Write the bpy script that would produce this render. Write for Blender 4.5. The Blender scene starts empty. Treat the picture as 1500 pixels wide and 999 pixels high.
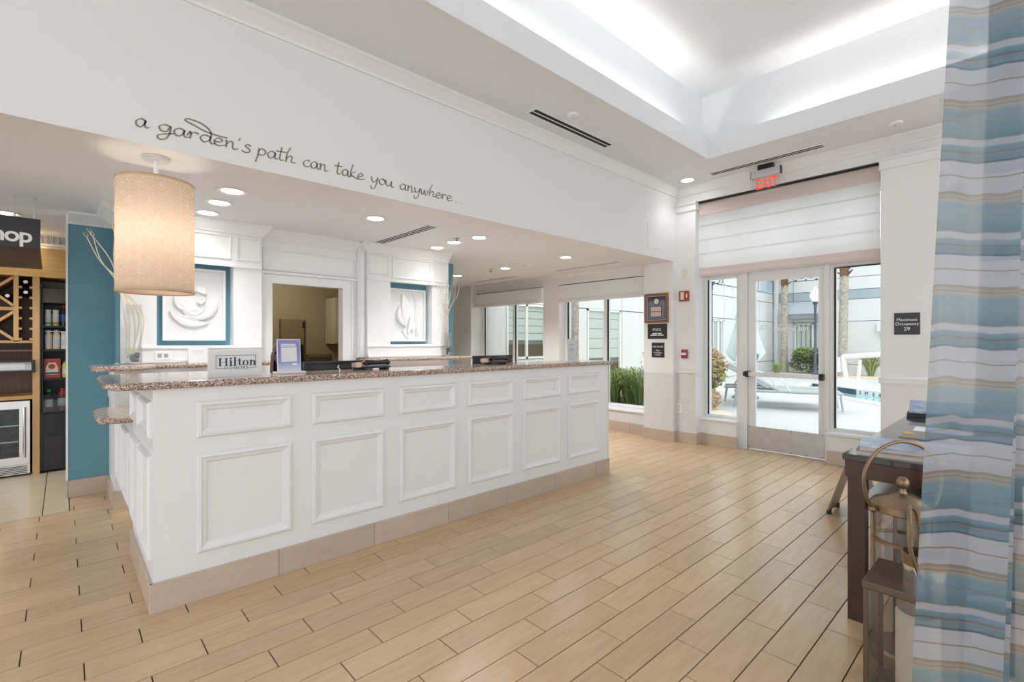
import bpy, bmesh, math, random
from mathutils import Vector, Matrix
random.seed(7)
S = bpy.context.scene
COL = S.collection
PI = math.pi
# ------------------------------------------------------------------ camera
cam_d = bpy.data.cameras.new('camera'); cam = bpy.data.objects.new('camera', cam_d); COL.objects.link(cam)
HEAD = math.atan2(763.5, 708.333)
CAMZ = 1.35
cam.location = (0, 0, CAMZ)
cam.rotation_euler = (PI/2, 0, HEAD - PI/2)
cam_d.sensor_width = 36; cam_d.lens = 17.0; cam_d.clip_start = 0.02; cam_d.clip_end = 300
S.camera = cam
# ------------------------------------------------------------------ world, sun, exposure
w = bpy.data.worlds.new('sky'); S.world = w; w.use_nodes = True
bg = w.node_tree.nodes['Background']
bg.inputs[0].default_value = (0.94, 0.97, 1.0, 1); bg.inputs[1].default_value = 1.55
sd = bpy.data.lights.new('sun', 'SUN'); sd.energy = 1.0; sd.angle = math.radians(50); sd.color = (1, .98, .94)
so = bpy.data.objects.new('sun', sd); COL.objects.link(so); so.rotation_euler = (math.radians(28), math.radians(-18), 0)
S.view_settings.view_transform = 'Standard'; S.view_settings.look = 'None'
S.view_settings.gamma = 1.0; S.view_settings.use_curve_mapping = False
S.view_settings.exposure = 0.3
DOWN_W, COVE_W, PEND_W, LOBBY_FILL_W = 42.0, 2.4, 3.0, 130.0
# ------------------------------------------------------------------ materials
M = {}
def _nt(name):
    m = bpy.data.materials.new(name); m.use_nodes = True
    nt = m.node_tree; nt.nodes.clear()
    return m, nt, nt.nodes.new, nt.links.new
def mat(name, col, rough=.5, metal=0., noise=None, bump=0., spec=.5, emit=None, rand=0., coat=0., stretch=(1,1,1), pos=False):
    """principled; noise=(scale, second colour, contrast)"""
    m, nt, N, L = _nt(name)
    out = N('ShaderNodeOutputMaterial'); p = N('ShaderNodeBsdfPrincipled'); L(p.outputs[0], out.inputs[0])
    c4 = (*col, 1)
    p.inputs['Base Color'].default_value = c4; p.inputs['Roughness'].default_value = rough
    p.inputs['Metallic'].default_value = metal; p.inputs['Specular IOR Level'].default_value = spec
    if coat: p.inputs['Coat Weight'].default_value = coat; p.inputs['Coat Roughness'].default_value = .05
    if emit: p.inputs['Emission Color'].default_value = (*emit[0], 1); p.inputs['Emission Strength'].default_value = emit[1]
    src = None
    if noise or bump:
        tc = N('ShaderNodeTexCoord'); mp = N('ShaderNodeMapping'); L(N('ShaderNodeNewGeometry').outputs['Position'] if pos else tc.outputs['Object'], mp.inputs[0]); mp.inputs['Scale'].default_value = stretch
        nz = N('ShaderNodeTexNoise'); nz.inputs['Scale'].default_value = noise[0] if noise else 60; nz.inputs['Detail'].default_value = 5
        L(mp.outputs[0], nz.inputs[0])
        if noise:
            r = N('ShaderNodeValToRGB'); k = noise[2]
            r.color_ramp.elements[0].position = .5-k; r.color_ramp.elements[1].position = .5+k
            r.color_ramp.elements[0].color = c4; r.color_ramp.elements[1].color = (*noise[1], 1)
            L(nz.outputs[0], r.inputs[0]); src = r.outputs[0]
        if bump:
            b = N('ShaderNodeBump'); b.inputs['Strength'].default_value = bump; b.inputs['Distance'].default_value = .01
            L(nz.outputs[0], b.inputs['Height']); L(b.outputs[0], p.inputs['Normal'])
    if rand:
        oi = N('ShaderNodeObjectInfo'); mr = N('ShaderNodeMapRange'); mr.inputs[3].default_value = 1-rand; mr.inputs[4].default_value = 1+rand
        L(oi.outputs['Random'], mr.inputs[0])
        mx = N('ShaderNodeMix'); mx.data_type = 'RGBA'; mx.blend_type = 'MULTIPLY'; mx.inputs[0].default_value = 1
        if src: L(src, mx.inputs[6])
        else: mx.inputs[6].default_value = c4
        L(mr.outputs[0], mx.inputs[7]); src = mx.outputs[2]
    if src: L(src, p.inputs['Base Color'])
    M[name] = m; return m
def mat_glass(name, tint=(.96,.99,.98), refl=.06):
    m, nt, N, L = _nt(name)
    out = N('ShaderNodeOutputMaterial'); mx = N('ShaderNodeMixShader'); t = N('ShaderNodeBsdfTransparent'); g = N('ShaderNodeBsdfGlossy')
    t.inputs[0].default_value = (*tint, 1); g.inputs['Roughness'].default_value = .02
    f = N('ShaderNodeFresnel'); f.inputs[0].default_value = 1.3
    mm = N('ShaderNodeMath'); mm.operation = 'MULTIPLY'; mm.inputs[1].default_value = refl/.02; mm.use_clamp = True
    L(f.outputs[0], mm.inputs[0]); mm2 = N('ShaderNodeMath'); mm2.operation = 'MINIMUM'; mm2.inputs[1].default_value = .5
    L(mm.outputs[0], mm2.inputs[0]); L(mm2.outputs[0], mx.inputs[0]); L(t.outputs[0], mx.inputs[1]); L(g.outputs[0], mx.inputs[2]); L(mx.outputs[0], out.inputs[0])
    M[name] = m; return m
def mat_fabric(name, col, trans=.5, col2=None, alpha=1.):
    m, nt, N, L = _nt(name)
    out = N('ShaderNodeOutputMaterial'); mx = N('ShaderNodeMixShader'); d = N('ShaderNodeBsdfDiffuse'); t = N('ShaderNodeBsdfTranslucent')
    d.inputs[0].default_value = (*col, 1); t.inputs[0].default_value = (*(col2 or col), 1); mx.inputs[0].default_value = trans
    L(d.outputs[0], mx.inputs[1]); L(t.outputs[0], mx.inputs[2])
    last = mx
    if alpha < 1:
        m2 = N('ShaderNodeMixShader'); tr = N('ShaderNodeBsdfTransparent'); m2.inputs[0].default_value = alpha
        L(tr.outputs[0], m2.inputs[1]); L(mx.outputs[0], m2.inputs[2]); last = m2
    L(last.outputs[0], out.inputs[0]); M[name] = m; return m
def mat_emit(name, col, s):
    m, nt, N, L = _nt(name); out = N('ShaderNodeOutputMaterial'); e = N('ShaderNodeEmission')
    e.inputs[0].default_value = (*col, 1); e.inputs[1].default_value = s; L(e.outputs[0], out.inputs[0]); M[name] = m; return m
def mat_granite(name):
    m, nt, N, L = _nt(name)
    out = N('ShaderNodeOutputMaterial'); p = N('ShaderNodeBsdfPrincipled'); L(p.outputs[0], out.inputs[0]); p.inputs['Roughness'].default_value = .12
    tc = N('ShaderNodeTexCoord'); v = N('ShaderNodeTexVoronoi'); v.inputs['Scale'].default_value = 190; L(tc.outputs['Object'], v.inputs[0])
    r = N('ShaderNodeValToRGB'); r.color_ramp.interpolation = 'CONSTANT'
    cols = [(.0,(.10,.07,.06)),(.22,(.42,.28,.21)),(.45,(.62,.46,.36)),(.66,(.30,.20,.16)),(.78,(.72,.62,.54)),(.92,(.22,.20,.20))]
    while len(r.color_ramp.elements) < len(cols): r.color_ramp.elements.new(.5)
    for e, (q, c) in zip(r.color_ramp.elements, cols): e.position = q; e.color = (*c, 1)
    sp = N('ShaderNodeSeparateColor'); L(v.outputs['Color'], sp.inputs[0]); L(sp.outputs[0], r.inputs[0]); L(r.outputs[0], p.inputs['Base Color'])
    M[name] = m
def mat_curtain(name):
    m, nt, N, L = _nt(name)
    out = N('ShaderNodeOutputMaterial'); tc = N('ShaderNodeTexCoord'); sx = N('ShaderNodeSeparateXYZ'); L(tc.outputs['Object'], sx.inputs[0])
    nz = N('ShaderNodeTexNoise'); nz.inputs['Scale'].default_value = 3.0; nz.inputs['Detail'].default_value = 2
    mp = N('ShaderNodeMapping'); mp.inputs['Scale'].default_value = (2.2, 2.2, .5); L(tc.outputs['Object'], mp.inputs[0]); L(mp.outputs[0], nz.inputs[0])
    def math_(op, a, b):
        q = N('ShaderNodeMath'); q.operation = op
        for i, s in enumerate((a, b)):
            if isinstance(s, (int, float)): q.inputs[i].default_value = s
            else: L(s, q.inputs[i])
        return q.outputs[0]
    z = math_('ADD', sx.outputs[2], math_('MULTIPLY', math_('SUBTRACT', nz.outputs[0], .5), .05))
    f = math_('FRACT', math_('MULTIPLY', math_('ADD', z, 9.98), 1/.225), 0)
    r = N('ShaderNodeValToRGB'); cr = r.color_ramp; cr.interpolation = 'LINEAR'
    W = (.40,.42,.475); BL = (.145,.26,.32); DK = (.03,.075,.13); BE = (.22,.17,.12); TE = (.08,.18,.235); LB = (.32,.315,.275)
    st = [(0,W),(.10,W),(.105,BE),(.115,BE),(.12,W),(.26,W),(.27,DK),(.285,DK),(.29,TE),(.35,TE),(.36,BE),(.375,DK),(.385,TE),(.44,BL),(.45,W),(.51,W),(.52,BE),(.53,TE),(.70,BL),(.705,BE),(.715,BL),(.80,BL),(.86,LB),(.875,BE),(.89,LB),(.93,BE),(.945,W),(1,W)]
    while len(cr.elements) < len(st): cr.elements.new(.5)
    for e, (q, c) in zip(cr.elements, st): e.position = q
    for e, (q, c) in zip(cr.elements, st): e.position = q; e.color = (*c, 1)
    L(f, r.inputs[0])
    d = N('ShaderNodeBsdfDiffuse'); t = N('ShaderNodeBsdfTranslucent'); L(r.outputs[0], d.inputs[0]); L(r.outputs[0], t.inputs[0])
    g = N('ShaderNodeBsdfGlossy'); g.inputs['Roughness'].default_value = .35; g.inputs[0].default_value = (.9,.9,.9,1)
    mx = N('ShaderNodeMixShader'); mx.inputs[0].default_value = .35; L(d.outputs[0], mx.inputs[1]); L(t.outputs[0], mx.inputs[2])
    mg = N('ShaderNodeMixShader'); mg.inputs[0].default_value = .06; L(mx.outputs[0], mg.inputs[1]); L(g.outputs[0], mg.inputs[2])
    tr = N('ShaderNodeBsdfTransparent'); m2 = N('ShaderNodeMixShader'); m2.inputs[0].default_value = .74
    L(tr.outputs[0], m2.inputs[1]); L(mg.outputs[0], m2.inputs[2]); L(m2.outputs[0], out.inputs[0]); M[name] = m
def mat_ramp_z(name, stops, z0, z1, rough=.4, axis=2):
    m, nt, N, L = _nt(name)
    out = N('ShaderNodeOutputMaterial'); p = N('ShaderNodeBsdfPrincipled'); L(p.outputs[0], out.inputs[0]); p.inputs['Roughness'].default_value = rough
    tc = N('ShaderNodeTexCoord'); sx = N('ShaderNodeSeparateXYZ'); L(tc.outputs['Object'], sx.inputs[0])
    mr = N('ShaderNodeMapRange'); mr.inputs[1].default_value = z0; mr.inputs[2].default_value = z1; L(sx.outputs[axis], mr.inputs[0])
    r = N('ShaderNodeValToRGB'); cr = r.color_ramp
    while len(cr.elements) < len(stops): cr.elements.new(.5)
    for e, (q, c) in zip(cr.elements, stops): e.position = q
    for e, (q, c) in zip(cr.elements, stops): e.position = q; e.color = (*c, 1)
    L(mr.outputs[0], r.inputs[0]); L(r.outputs[0], p.inputs['Base Color']); M[name] = m

WHITE = (.80,.80,.79)
mat('wall_white', WHITE, .55, noise=(3, (.82,.82,.815), .3))
mat('beam_white', (.80,.80,.795), .6)
mat('ceil_white', (.80,.82,.845), .7, noise=(90, (.785,.805,.83), .3), bump=.05)
mat('trim_white', (.83,.83,.825), .35)
mat('counter_white', (.80,.805,.81), .35, noise=(4, (.82,.825,.825), .3))
mat('teal_paint', (.105,.27,.35), .45, noise=(3, (.125,.30,.38), .3))
mat('wallpaper', (.61,.61,.605), .7, noise=(70, (.76,.76,.755), .18), bump=.5)
mat('floor_tile', (.535,.37,.215), .26, noise=(5, (.64,.465,.295), .35), rand=.07, stretch=(1,7,1), pos=True)
mat('grout', (.10,.068,.042), .8)
mat('skirt_tile', (.50,.39,.305), .3, noise=(6, (.58,.475,.39), .35), rand=.06, stretch=(1,1,5), pos=True)
mat('stone_tile', (.58,.46,.31), .3, noise=(3, (.70,.58,.42), .3), rand=.06, stretch=(1,4,1), pos=True)
mat_granite('granite')
mat('oak', (.60,.34,.12), .4, noise=(7, (.72,.46,.20), .3), stretch=(6,6,.7))
mat('oak_h', (.55,.30,.09), .4, noise=(7, (.66,.40,.15), .3), stretch=(.7,6,6))
mat('walnut', (.09,.035,.018), .35, noise=(8, (.20,.08,.035), .3), stretch=(6,6,.6))
mat('black', (.012,.012,.014), .4)
mat('black_gloss', (.015,.015,.02), .15)
mat('navy_black', (.018,.026,.045), .35)
mat('sign_black', (.022,.021,.024), .35)
mat('sign_brown', (.06,.030,.015), .25, noise=(4, (.10,.055,.03), .3))
mat('steel', (.62,.62,.62), .28, metal=1., noise=(4, (.7,.7,.7), .3), stretch=(1,1,12))
mat('alu', (.72,.73,.74), .35, metal=.7)
mat('alu_white', (.80,.80,.80), .35)
mat('kick_steel', (.50,.51,.52), .38, metal=.85, noise=(9, (.62,.63,.64), .35))
mat('brass', (.30,.215,.14), .34, metal=.9)
mat('bronze', (.17,.13,.10), .35, metal=.8)
mat('chrome', (.8,.8,.8), .12, metal=1.)
mat('expresso', (.055,.025,.018), .22, noise=(6, (.075,.035,.025), .3), stretch=(1,6,6))
mat('table_top', (.05,.05,.052), .08, coat=.3)
mat('slot_dark', (.02,.02,.022), .8)
mat('grey_slot', (.20,.20,.21), .6)
mat('lettering', (.25,.215,.18), .5)
mat('white_print', (.85,.85,.85), .5)
mat('grey_print', (.36,.36,.37), .6)
mat('navy_print', (.03,.045,.09), .5)
mat('paper', (.80,.80,.81), .6)
mat('grey_card', (.62,.63,.64), .5)
mat('acrylic', (.80,.76,.78), .1)
mat_ramp_z('qr_card', [(0,(.75,.78,.86)),(.25,(.30,.36,.66)),(.6,(.22,.26,.58)),(1,(.34,.30,.60))], 0.0, 0.22)
mat('red_plastic', (.36,.045,.03), .35)
mat('ivory', (.74,.70,.60), .4)
mat('oak_frame', (.19,.085,.035), .3, noise=(12, (.26,.12,.05), .3))
mat('slate_blue', (.18,.22,.30), .4)
mat('navy_mat', (.05,.08,.15), .5)
mat('copper', (.72,.54,.44), .3, metal=.6)
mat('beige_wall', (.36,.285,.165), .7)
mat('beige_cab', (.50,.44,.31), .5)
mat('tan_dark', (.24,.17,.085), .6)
mat('art_white', (.80,.80,.79), .6)
mat('twig', (.50,.42,.36), .7)
mat('twig_gold', (.76,.66,.47), .5)
mat('stones', (.12,.11,.11), .4, rand=.5)
mat('stones_light', (.55,.54,.53), .4, rand=.2)
mat_glass('glass', (.97,.99,.985), .02)
mat_glass('vase_glass', (.95,.955,.955), .05)
mat_glass('acrylic_clear', (.95,.96,.96), .05)
mat_glass('cool_glass', (.75,.80,.84), .05)
mat_fabric('blind_fab', (.62,.52,.49), .42, (.90,.88,.88))
mat_fabric('blind_unlit', (.74,.63,.595), .12)  # blind cloth where nothing shines through: missing backlight put into a pinker colour
mat_fabric('blind_backlit', (.80,.77,.765), .68, (1.,.985,.98))  # same cloth in front of the transom, daylight put into a whiter colour
mat('shade_white', (.82,.825,.835), .7)
mat_fabric('lamp_fab', (.60,.465,.37), .45, (.76,.63,.51))
mat_fabric('lamp_print', (.90,.86,.80), .55, (1.,.97,.90))
mat('lamp_rim', (.50,.32,.18), .5)
mat_emit('downlight_glow', (1,.98,.94), 14)
mat_emit('bulb_glow', (1,.9,.72), 5)
mat_emit('exit_red', (1,.09,.05), .95)
mat_curtain('curtain')
mat('wax', (.72,.62,.50), .5)
mat('patio', (.50,.51,.525), .7, noise=(2, (.56,.57,.58), .3))
mat('gravel', (.56,.44,.29), .8, noise=(40, (.80,.72,.58), .15), bump=.6)
mat('panel_white', (.68,.695,.70), .6)
mat('panel_blue', (.45,.56,.61), .6)
mat('band_blue', (.34,.42,.47), .6)
mat('joint', (.32,.36,.38), .8)
mat('soffit_grey', (.25,.28,.28), .7)
mat('awning', (.38,.44,.48), .7)
mat('win_pane', (.10,.15,.15), .08, noise=(2, (.16,.21,.20), .3))
mat('win_curtain', (.50,.56,.53), .7)
mat('win_brown', (.09,.07,.035), .7)
mat('lamp_post', (.07,.10,.14), .5)
mat('globe', (.85,.85,.85), .15, emit=((1,1,1), .15))
mat('palm_bark', (.24,.205,.165), .9, noise=(11, (.50,.46,.40), .22), bump=.8)
mat('palm_husk', (.22,.11,.05), .9, noise=(25, (.09,.06,.035), .3), bump=.8)
mat('leaf_green', (.17,.27,.06), .6, rand=.2)
mat('leaf_light', (.36,.42,.12), .6, rand=.2)
mat('leaf_brown', (.42,.27,.13), .7, rand=.2)
mat('hedge_green', (.10,.14,.06), .7)
mat('soil', (.05,.04,.03), .9)
mat('umbrella_fab', (.56,.66,.66), .8)
mat('sling', (.36,.40,.40), .6)
mat('water', (.32,.60,.66), .06)
mat('pool_tile', (.055,.10,.15), .25, rand=.3)
mat('coping', (.80,.80,.79), .6)
mat('skin', (.48,.29,.20), .5)
mat('hair', (.06,.03,.018), .5)
mat('shirt', (.13,.13,.14), .8)
mat('red_box', (.45,.05,.03), .4)
mat('cream', (.74,.66,.50), .4)
mat('label_blue', (.03,.07,.20), .4)
mat('green_cap', (.06,.30,.09), .4)
mat('red_cap', (.40,.03,.03), .4)
mat('can_white', (.72,.72,.70), .3)
mat('can_green', (.16,.40,.12), .4)
mat('can_orange', (.55,.22,.05), .4)
mat('bottle_dark', (.015,.015,.018), .12)
mat('juice_red', (.30,.04,.04), .2)
mat('yellow', (.70,.55,.06), .5)
mat('mag_blue', (.10,.17,.36), .3, noise=(14, (.45,.52,.66), .2))
mat('mag_grey', (.36,.33,.30), .5, noise=(20, (.20,.18,.16), .2))
mat('pages', (.55,.50,.45), .7)
# ------------------------------------------------------------------ helpers
ORI = {}
def V(*a): return Vector(a)
class MB:
    def __init__(s): s.v = []; s.f = []; s.sm = set()
    def add(s, vs, fs, smooth=False):
        o = len(s.v); s.v += [tuple(q) for q in vs]
        for f in fs:
            if smooth: s.sm.add(len(s.f))
            s.f.append(tuple(i+o for i in f))
        return s
    def box(s, x0, x1, y0, y1, z0, z1):
        x0, x1 = min(x0,x1), max(x0,x1); y0, y1 = min(y0,y1), max(y0,y1); z0, z1 = min(z0,z1), max(z0,z1)
        v = [(x0,y0,z0),(x1,y0,z0),(x1,y1,z0),(x0,y1,z0),(x0,y0,z1),(x1,y0,z1),(x1,y1,z1),(x0,y1,z1)]
        return s.add(v, [(0,3,2,1),(4,5,6,7),(0,1,5,4),(1,2,6,5),(2,3,7,6),(3,0,4,7)])
    def cbox(s, x0, x1, y0, y1, z0, z1, c=.004):
        """box with chamfered top & vertical edges (rounded slab)"""
        p = [(x0+c,y0),(x1-c,y0),(x1,y0+c),(x1,y1-c),(x1-c,y1),(x0+c,y1),(x0,y1-c),(x0,y0+c)]
        def ins(q, k):
            cx, cy = (x0+x1)/2, (y0+y1)/2
            return [(x + (k if x < cx else -k), y + (k if y < cy else -k)) for x, y in q]
        q = ins(p, c*.7)
        return s.loft([[(*a, z0) for a in q], [(*a, z0+c) for a in p], [(*a, z1-c) for a in p], [(*a, z1) for a in q]])
    def loft(s, rings, closed=True, caps=True, smooth=False):
        n = len(rings[0]); vs = [p for r in rings for p in r]; fs = []
        for i in range(len(rings)-1):
            for j in range(n if closed else n-1):
                a = i*n+j; b = i*n+(j+1) % n
                fs.append((a, b, b+n, a+n))
        s.add(vs, fs, smooth)
        if caps and closed:
            s.add(rings[0], [tuple(range(n))[::-1]]); s.add(rings[-1], [tuple(range(n))])
        return s
    def lathe(s, prof, c=(0,0,0), n=24, axis='z', smooth=True, caps=False):
        rings = []
        for r, h in prof:
            ring = []
            for k in range(n):
                a = 2*PI*k/n; x, y = r*math.cos(a), r*math.sin(a)
                q = {'z': (x,y,h), 'y': (x,h,y), 'x': (h,x,y)}[axis]
                ring.append((c[0]+q[0], c[1]+q[1], c[2]+q[2]))
            rings.append(ring)
        return s.loft(rings, True, caps, smooth)
    def cyl(s, c, r, h, n=20, axis='z', r2=None):
        r2 = r if r2 is None else r2
        s.lathe([(r,0),(r2,h)], c, n, axis)
        return s.lathe([(1e-4,0),(r,0)], c, n, axis, False).lathe([(r2,h),(1e-4,h)], c, n, axis, False)
    def tube(s, pts, r, n=8, caps=True):
        pts = [Vector(p) for p in pts]; rs = r if isinstance(r, (list, tuple)) else [r]*len(pts); rings = []; up = None
        for i, p in enumerate(pts):
            t = (pts[min(i+1, len(pts)-1)] - pts[max(i-1, 0)])
            if t.length < 1e-9: t = V(0,0,1)
            t.normalize()
            if up is None: up = t.cross(V(0,0,1)) if abs(t.z) < .95 else t.cross(V(1,0,0))
            a = up - t*up.dot(t)
            if a.length < 1e-6: a = t.orthogonal()
            a.normalize(); up = a; b = t.cross(a)
            rings.append([tuple(p + (a*math.cos(2*PI*k/n) + b*math.sin(2*PI*k/n))*rs[i]) for k in range(n)])
        return s.loft(rings, True, caps, True)
    def sphere(s, c, r, n=14, m=9, sc=(1,1,1)):
        prof = [(max(1e-4, math.sin(PI*i/m)), -math.cos(PI*i/m)) for i in range(m+1)]
        rings = [[(c[0]+r*q*math.cos(2*PI*k/n)*sc[0], c[1]+r*q*math.sin(2*PI*k/n)*sc[1], c[2]+r*h*sc[2]) for k in range(n)] for q, h in prof]
        return s.loft(rings, True, False, True)
    def prism(s, poly, z0, z1, axis='z'):
        def q(a, b, h): return {'z': (a,b,h), 'y': (a,h,b), 'x': (h,a,b)}[axis]
        return s.loft([[q(a,b,z0) for a, b in poly], [q(a,b,z1) for a, b in poly]])
    def quad(s, a, b, c, d): return s.add([a,b,c,d], [(0,1,2,3)])
    def frame(s, o, u, v, n, w, h, prof):
        """mitred moulding round a w x h rectangle: prof = [(inset, height)]"""
        o, u, v, n = Vector(o), Vector(u), Vector(v), Vector(n); rings = []
        for ins, ht in prof:
            rings.append([o+u*ins+v*ins+n*ht, o+u*(w-ins)+v*ins+n*ht, o+u*(w-ins)+v*(h-ins)+n*ht, o+u*ins+v*(h-ins)+n*ht])
        return s.loft(rings, True, False)
    def sweep(s, prof, path):
        """prof [(out, z)], path [(x,y,outx,outy)] mitred by given out vectors"""
        rings = [[(x+ox*o, y+oy*o, z) for o, z in prof] for x, y, ox, oy in path]
        return s.loft(rings, True, True)
    def build(s, name, m, parent=None, kind=None, label=None, cat=None, group=None, auto=False):
        me = bpy.data.meshes.new(name)
        o0 = ORI.get(parent.name, V(0,0,0)) if parent else V(0,0,0)
        me.from_pydata([(a-o0.x, b-o0.y, c-o0.z) for a, b, c in s.v], [], s.f); me.update()
        bm = bmesh.new(); bm.from_mesh(me); bmesh.ops.remove_doubles(bm, verts=bm.verts, dist=1e-6); bmesh.ops.recalc_face_normals(bm, faces=bm.faces); bm.to_mesh(me); bm.free()
        if s.sm and len(s.sm) > .3*len(s.f):
            for p in me.polygons: p.use_smooth = True
            if not auto: me.set_sharp_from_angle(angle=math.radians(40))
        me.materials.append(M[m])
        ob = bpy.data.objects.new(name, me); COL.objects.link(ob)
        if parent: ob.parent = parent; ORI[ob.name] = o0
        tag(ob, label, cat, group, kind); return ob
def tag(o, label=None, cat=None, group=None, kind=None):
    if label: o['label'] = label
    if cat: o['category'] = cat
    if group: o['group'] = group
    if kind: o['kind'] = kind
    return o
def thing(name, label, cat, loc, group=None, kind=None):
    o = bpy.data.objects.new(name, None); COL.objects.link(o); o.location = loc; ORI[o.name] = Vector(loc); o.empty_display_size = .1
    return tag(o, label, cat, group, kind)
def text(body, size, loc, right, up, m, parent, name='lettering', align='CENTER', ext=.0008, sx=1., bold=0., space=1.):
    c = bpy.data.curves.new(name, 'FONT'); c.body = body; c.size = size; c.align_x = align; c.align_y = 'CENTER'; c.extrude = ext; c.offset = bold; c.space_character = space
    c.materials.append(M[m]); o = bpy.data.objects.new(name, c); COL.objects.link(o)
    r, u = Vector(right).normalized(), Vector(up).normalized(); n = r.cross(u)
    o0 = ORI.get(parent.name, V(0,0,0)) if parent else V(0,0,0); l = Vector(loc)-o0
    o.matrix_local = Matrix(((r.x*sx,u.x,n.x,l.x),(r.y*sx,u.y,n.y,l.y),(r.z*sx,u.z,n.z,l.z),(0,0,0,1)))
    bpy.context.view_layer.update()
    me = bpy.data.meshes.new_from_object(o.evaluated_get(bpy.context.evaluated_depsgraph_get())); ml = o.matrix_local.copy()
    bpy.data.objects.remove(o); bpy.data.curves.remove(c); me.transform(ml); me.name = name
    if not me.materials: me.materials.append(M[m])
    o = bpy.data.objects.new(name, me); COL.objects.link(o)
    if parent: o.parent = parent
    return o
def lite(name, kind, loc, energy, size=.1, color=(1,.97,.92), rot=None, parent=None, **k):
    d = bpy.data.lights.new(name, kind); d.energy = energy; d.color = color
    if kind == 'AREA': d.size = size
    elif kind in ('POINT', 'SPOT'): d.shadow_soft_size = size
    for a, b in k.items(): setattr(d, a, b)
    o = bpy.data.objects.new(name, d); COL.objects.link(o); o0 = ORI.get(parent.name, V(0,0,0)) if parent else V(0,0,0); o.location = Vector(loc)-o0
    if rot: o.rotation_euler = rot
    if parent: o.parent = parent
    return o
def catmull(p, k=6):
    p = [Vector(q) for q in p]
    if len(p) < 3: return p
    P_ = [p[0]*2-p[1]] + p + [p[-1]*2-p[-2]]; out = []
    for i in range(1, len(P_)-2):
        a, b, c, d = P_[i-1:i+3]
        for j in range(k):
            t = j/k; out.append(.5*((2*b)+(c-a)*t+(2*a-5*b+4*c-d)*t*t+(3*b-a-3*c+d)*t**3))
    out.append(p[-1]); return out
# ================================================================== THE SETTING
ZC, ZL, ZB = 3.37, 2.45, 2.41
# ---- floor
floor = MB().box(-4.5, 6.34, -4.5, 9.0, -.12, -.007).build('floor', 'grout', kind='structure')
PITCH, TL = .1465, .5925
fwd = (math.cos(HEAD), math.sin(HEAD)); rgt = (math.sin(HEAD), -math.cos(HEAD))
def proj(x, y, z):
    d = x*fwd[0]+y*fwd[1]; r = x*rgt[0]+y*rgt[1]
    return (750+708.3*r/d, 499.7-708.3*(z-CAMZ)/d, d) if d > .1 else (-9e3, 9e3, d)
def tile_mb(x0, x1, y0, y1, g=.0024):
    return MB().cbox(x0+g, x1-g, y0+g, y1-g, -.012, 0, .0012)
cells = []
for k in range(-22, 44):
    yc = 2.2 + PITCH*(k-3); off = (1.248 + .1975*k) % TL
    j = math.floor((-2.0-off)/TL)
    while off + j*TL < 6.3:
        x0, x1 = off+j*TL, off+(j+1)*TL; y0, y1 = yc-PITCH/2, yc+PITCH/2; j += 1
        if yc > 5.19:
            if x1 < .05: continue
            x0 = max(x0, .037)
        x1 = min(x1, 6.33)
        if y1 > 9: continue
        cx, cy = (x0+x1)/2, (y0+y1)/2
        px, py, d = proj(cx, cy, 0); vis = d > 1.2 and -60 < px < 1560 and py < 1080
        if cy > 2.99:
            c = cx*2.953/cy
            if .33 < c < 4.08: vis = False
            if cx > .3 and cy > 2.99 and cx < 4.1: vis = False
        cells.append(((1/d**2.2) if vis else 0, x0, x1, y0, y1))
cells.sort(key=lambda q: -q[0])
rest = MB(); shared = {}
for i, (a, x0, x1, y0, y1) in enumerate(cells):
    if i < 300 and a > 0:
        key = (round(x1-x0, 3), round(y1-y0, 3))
        if key not in shared:
            shared[key] = tile_mb(-(x1-x0)/2, (x1-x0)/2, -(y1-y0)/2, (y1-y0)/2).build('floor_tile', 'floor_tile', floor); o = shared[key]
        else:
            o = bpy.data.objects.new('floor_tile', shared[key].data); COL.objects.link(o); o.parent = floor
        o.location = ((x0+x1)/2, (y0+y1)/2, 0)
    else:
        rest.box(x0+.0024, x1-.0024, y0+.0024, y1-.0024, -.012, 0)
rest.build('floor_tile_field', 'floor_tile', floor, kind='stuff')
for (x0, x1, y0, y1) in ((-.72,-.12,5.205,6.9),(-.12,.035,5.205,6.9),(-1.32,-.72,5.205,6.9),(-.72,-.12,6.9,8.6),(-.12,.48,6.9,8.6)):
    tile_mb(x0, x1, y0, y1, .003).build('stone_tile', 'stone_tile', floor)
# ---- main ceiling with tray, fascia and cove
TX, TY, T0 = 5.242, 2.455, -2.6
c = MB(); c.box(-4.5, 6.4, TY, 3.4, ZC, ZC+.06); c.box(TX, 6.4, T0, TY, ZC, ZC+.06); c.box(-4.5, T0, T0, TY, ZC, ZC+.06); c.box(-4.5, 6.4, -4.5, T0, ZC, ZC+.06)
c.build('ceiling', 'ceil_white', kind='structure')
SB = .15
c = MB()
for (x0, x1, y0, y1) in ((T0-.03, TX+.03, TY-.004, TY+.03), (T0-.03, TX+.03, T0-.03, T0+.004), (TX-.004, TX+.03, T0+.004, TY-.004), (T0-.03, T0+.004, T0+.004, TY-.004)):
    c.box(x0, x1, y0, y1, ZC-.002, 3.582)
c.build('trim_1', 'ceil_white', kind='structure', label='white upstand round the tray ceiling')
c = MB(); x1, y1, x0, y0 = TX+SB, TY+SB, T0-SB, T0-SB; e = .05
c.box(x0-e, x1+e, y1, y1+e, ZC+.06, 4.15); c.box(x0-e, x1+e, y0-e, y0, ZC+.06, 4.15); c.box(x1, x1+e, y0, y1, ZC+.06, 4.15); c.box(x0-e, x0, y0, y1, ZC+.06, 4.15)
c.box(x0-e, x1+e, y0-e, y1+e, 4.15, 4.21); c.build('ceiling', 'ceil_white', kind='structure', label='raised white tray ceiling')
cove = thing('cove_light', 'hidden light strip glowing inside the tray ceiling cove', 'light', ((TX+T0)/2, (TY+T0)/2, 3.45))
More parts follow.
